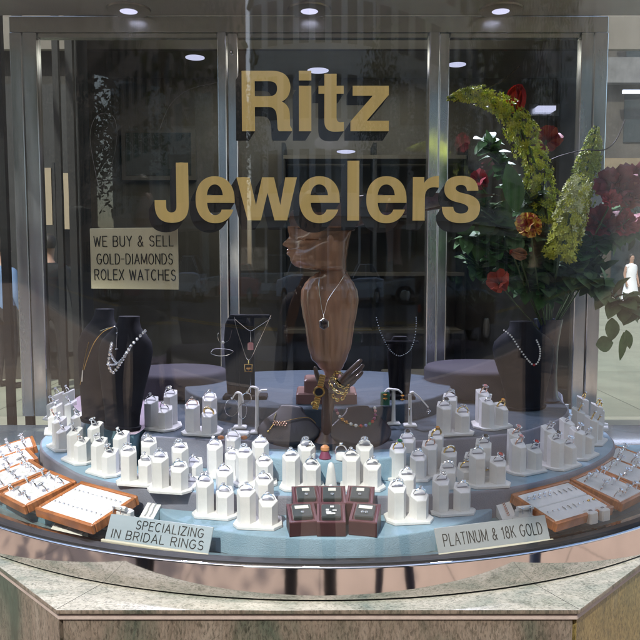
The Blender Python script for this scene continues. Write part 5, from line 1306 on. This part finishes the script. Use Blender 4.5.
# ------------------------------------------------------------------ cars across the road (mirrored in the glass)
MT['tyre'] = mat('tyre_rubber', (.012, .012, .012), .8); MT['carglass'] = mat('car_window', (.015, .02, .022), .05, coat=.5)
def car(label, loc, yaw, paint, tall=1.0):
    t = thing('parked_car', label, 'car', loc, yaw, 'cars across the road')
    prof = [(-2.2, .35), (-2.25, .65), (-2.1, .82), (-1.2, .95), (-.55, 1.0), (1.3, 1.02), (2.1, .95), (2.22, .7), (2.2, .35)]
    prof = [(x, z * (1 + (tall - 1) * .6)) for x, z in prof]
    n = len(prof); b = MB()
    rs = []
    for y, f in ((-.86, .985), (-.80, 1.0), (.80, 1.0), (.86, .985)): rs.append([(x * f, y, .3 + (z - .3) * (1 if abs(y) < .85 else .93)) for x, z in prof])
    b.rings(rs).build('body', paint, t, True)
    zb = 1.0 * (1 + (tall - 1) * .6) - .02; zt = 1.45 * tall
    c = [(-1.15, zb), (-.35, zt), (1.0, zt), (1.75 if tall < 1.1 else 2.0, zb)]
    MB().rings([[(x, y * (1 if i in (0, 3) else .82), z) for i, (x, z) in enumerate(c)] for y in (-.78, .78)]).build('cabin_glass', 'carglass', t)
    MB().rings([[(x * .97, y * .83, z) for x, z in ((-.42, zt - .02), (-.30, zt + .015), (.95, zt + .015), (1.06, zt - .02))] for y in (-.78, .78)]).build('roof', paint, t)
    for a, b_ in (((-1.12, zb), (-.36, zt)), ((1.7 if tall < 1.1 else 1.95, zb), (1.0, zt)), ((.25, zb), (.25, zt))):
        for s_ in (-1, 1): MB().tube([(a[0], s_ * .785, a[1]), (b_[0], s_ * .65, b_[1])], .035, 6).build('window_pillar', paint, t)
    for x in (-1.4, 1.4):
        for y in (-.8, .8):
            wv = MB(); wv.lathe([(.20, -.09), (.33, -.10), (.345, -.05), (.345, .05), (.33, .10), (.20, .09)], 24); o = wv.build('wheel', 'tyre', t, True); o.rotation_euler = (PI / 2, 0, 0); o.location = (x, y, .345)
            rm = MB().lathe([(.19, -.105), (.17, -.11), (.05, -.085), (.01, -.08)], 16).lathe([(.19, .105), (.17, .11), (.05, .085), (.01, .08)], 16).build('rim', 'alu', o, True)
    for y in (-.62, .62):
        MB().rbox(-2.28, -2.12, y - .18, y + .18, .62, .76, .03).build('headlight', 'white_trim', t); MB().rbox(2.10, 2.25, y - .15, y + .15, .68, .82, .03).build('tail_light', 'orange_petal', t)
    return t
WP = mat('white_car_paint', (.82, .82, .82), .25, coat=.8); RP = mat('red_car_paint', (.45, .02, .03), .25, coat=.8); SP_ = mat('silver_car_paint', (.60, .62, .64), .28, .4, coat=.8); BP = mat('black_car_paint', (.012, .012, .014), .2, coat=.8)
for x, y, yaw, p, tl, lb in ((-2.2, -22.6, 0, WP, 1.22, 'white tall parked car mirrored left of the wooden bust'), (4.4, -22.6, 0, SP_, 1.0, 'silver low parked car mirrored right of the wooden bust'), (-8.6, -22.4, 0, RP, 1.0, 'red low parked car mirrored beside the gold plaque'), (10.6, -22.5, 0, BP, 1.2, 'black tall parked car mirrored by the right door post'),
    (-15.4, -22.5, 0, SP_, 1.2, 'silver tall parked car farther left across the road'), (17, -22.5, 0, RP, 1.2, 'red tall parked car farther right across the road'), (7.4, -9.3, PI, BP, 1.22, 'black tall car driving in the nearer lane to the right'), (-24, -16, 0, BP, 1.0, 'black low car driving far down the road to the left')):
    car(lb, (x, y, -.125), yaw, p, tl)

# ------------------------------------------------------------------ street trees and facades behind the camera
MT['bark'] = mat('bark', (.06, .045, .035), .9, 0, .3, 8, .5, 30); MT['crown'] = mat('street_tree_leaves', (.035, .075, .022), .6, 0, .5, .9)
def tree(label, x, y, H, R, seed, n=2600):
    rr = random.Random(seed); t = thing('street_tree', label, 'tree', (x, y, 0), 0, 'trees along the street')
    b = MB(); b.tube(smoothopen([(0, 0, 0), (.05, .02, H * .3), (0, .05, H * .55), (.1, 0, H * .85)], 4), [.17, .15, .14, .13, .13, .12, .11, .10, .09, .07, .05, .04, .03], 10)
    cl = []
    for k in range(9):
        a = rr.uniform(0, 2 * PI); e = Vector((math.cos(a) * R * rr.uniform(.4, .8), math.sin(a) * R * rr.uniform(.4, .8), H * rr.uniform(.55, .95))); s0 = Vector((0, .03, H * rr.uniform(.35, .6)))
        b.tube(smoothopen([s0, s0.lerp(e, .5) + Vector((0, 0, .2)), e], 3), .035, 5); cl.append(e)
    b.build('trunk', 'bark', t, True); c = MB()
    for k in range(n):
        e = rr.choice(cl); d = Vector((rr.gauss(0, 1), rr.gauss(0, 1), rr.gauss(0, .7))) * R * .30; p = e + d
        u = Vector((rr.uniform(-1, 1), rr.uniform(-1, 1), rr.uniform(-1, 1))).normalized(); v = u.orthogonal().normalized(); s_ = rr.uniform(.09, .17)
        c.add([p - u * s_, p + v * s_ * .5, p + u * s_, p - v * s_ * .5], [(0, 1, 2, 3)])
    c.build('crown', 'crown', t); return t
for i, (x, y, H, R) in enumerate(((-13, -25.5, 8, 3), (-10, -26.6, 9, 3.0), (7.2, -27.0, 9.5, 3.0), (12, -26, 8.5, 3), (17, -25.4, 9, 3.2), (-5.2, -5.2, 7.5, 2.6), (8.5, -5.3, 7, 2.4))):
    tree(('street tree far left across the road', 'street tree left across the road', 'tall street tree straight across the road', 'street tree right across the road', 'street tree far right across the road', 'street tree at the near kerb on the left', 'street tree at the near kerb on the right')[i], x, y, H, R, i)
def facade(label, x0, x1, y, depth, H, wallm, cols, rows, win, face=1, name='street_building', base=3.6):
    """face=+1: front looks to +y"""
    t = thing(name, label, 'building', ((x0 + x1) / 2, y, 0)); hw = (x1 - x0) / 2
    yb = sorted((0, -face * depth)); MB().box(-hw, hw, yb[0], yb[1], -.1, H).build('wall', wallm, t)
    def pan(nm, xa, xb, za, zb_, m, out=.05):
        ys = sorted((face * .004, face * out)); return MB().box(xa, xb, ys[0], ys[1], za, zb_).build(nm, m, t)
    w_ = 2 * hw / cols
    for r in range(rows):
        for c_ in range(cols):
            pan('window', -hw + c_ * w_ + w_ * .2, -hw + (c_ + 1) * w_ - w_ * .2, base + 1 + r * 3.4, base + 3 + r * 3.4, win)
    for c_ in range(cols): pan('shop_front', -hw + c_ * w_ + w_ * .08, -hw + (c_ + 1) * w_ - w_ * .08, .35, base - .6, win)
    pan('cornice', -hw, hw, base - .1, base + .35, wallm, .3); return t
STN = mat('grey_stone_facade', (.74, .71, .65), .8, 0, .25, .5); TAN = mat('tan_facade', (.36, .29, .20), .8, 0, .2, .5); DTN = mat('dark_tan_facade', (.60, .54, .45), .8, 0, .25, .5); BRK = mat('brown_brick_facade', (.42, .31, .24), .85, 0, .3, 2); DGL = mat('dark_facade_glass', (.03, .04, .045), .08)
facade('brown brick building across the road', -75, -13.4, -32.2, 8, 32, BRK, 22, 4, DGL); facade('grey stone building across the road', -10.2, 8, -32.2, 8, 32, STN, 8, 5, DGL); facade('dark tan building across the road, right', 8.1, 75, -32.2, 8, 32, DTN, 24, 4, DGL)
facade('brick block closing the street on the far left', -76, -58, 2, 33, 32, BRK, 4, 4, DGL); facade('stone block closing the street on the far right', 58, 76, 2, 33, 32, STN, 4, 4, DGL)
# ------------------------------------------------------------------ what shows past the posts
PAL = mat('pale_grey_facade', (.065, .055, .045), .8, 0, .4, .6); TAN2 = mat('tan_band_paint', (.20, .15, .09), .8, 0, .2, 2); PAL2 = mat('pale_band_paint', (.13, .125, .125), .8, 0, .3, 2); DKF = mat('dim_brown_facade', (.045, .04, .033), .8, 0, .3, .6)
t = facade('pale grey building with a tan band behind the flowers at the right edge', 9.2, 34, 30.5, 8, 15, PAL, 9, 3, DGL, -1, base=5.3)
MB().box(-12.3, 12.3, -.45, -.10, 4.9, 5.6).build('tan_band', TAN2, t); MB().box(-12.3, 12.3, -.5, -.12, 8.6, 9.6).build('pale_band', PAL2, t)
k = thing('vertical_sign', 'narrow red upright banner on the pale building at the top right', 'banner', (12.1, 29.85, 9.9)); MB().rbox(-.16, .16, -.06, .06, 0, 4.2, .02).build('cloth', mat('faded_red_banner', (.11, .03, .025), .8), k); MB().tube([(0, .1, 0.2), (0, .5, .2)], .03, 6).build('bracket', 'alu', k)
k = thing('strip_lamp', 'bluish lit strip lamp on the pale building right of the metal post', 'lamp', (12.9, 29.80, 8.15)); MB().rbox(-.75, 1.2, -.05, .05, 0, .10, .01).build('tube', 'led_dim', k); MB().box(-.75, 1.2, .051, .2, -.02, .14).build('housing', 'alu', k)
for i, (x, y, H, R) in enumerate(((13.4, 27.5, 5.0, 1.6), (16.5, 27.0, 6, 2))): tree(('small leafy street tree in front of the pale building, right edge', 'bushy street tree beyond the right edge of the display')[i], x, y, H, R, 30 + i, 1500)
facade('dim brown building seen past the left metal post', -30, -2.75, 9.0, 8, 12, DKF, 8, 3, 'interior_dark', -1, base=4.2)
b = thing('wall_panel', 'beige double panel hanging on the dim shop front past the left post', 'panel', (at(55, 200, 8.6).x, 8.6, at(55, 225, 8.6).z)); MB().box(-.24, -.03, -.02, .02, 0, .66).build('panel', TAN, b); MB().box(.03, .20, -.02, .02, -.05, .60).build('panel', TAN, b); MB().box(-.015, .015, -.03, .03, -b.location.z, .72).build('post', 'dark_gap', b)
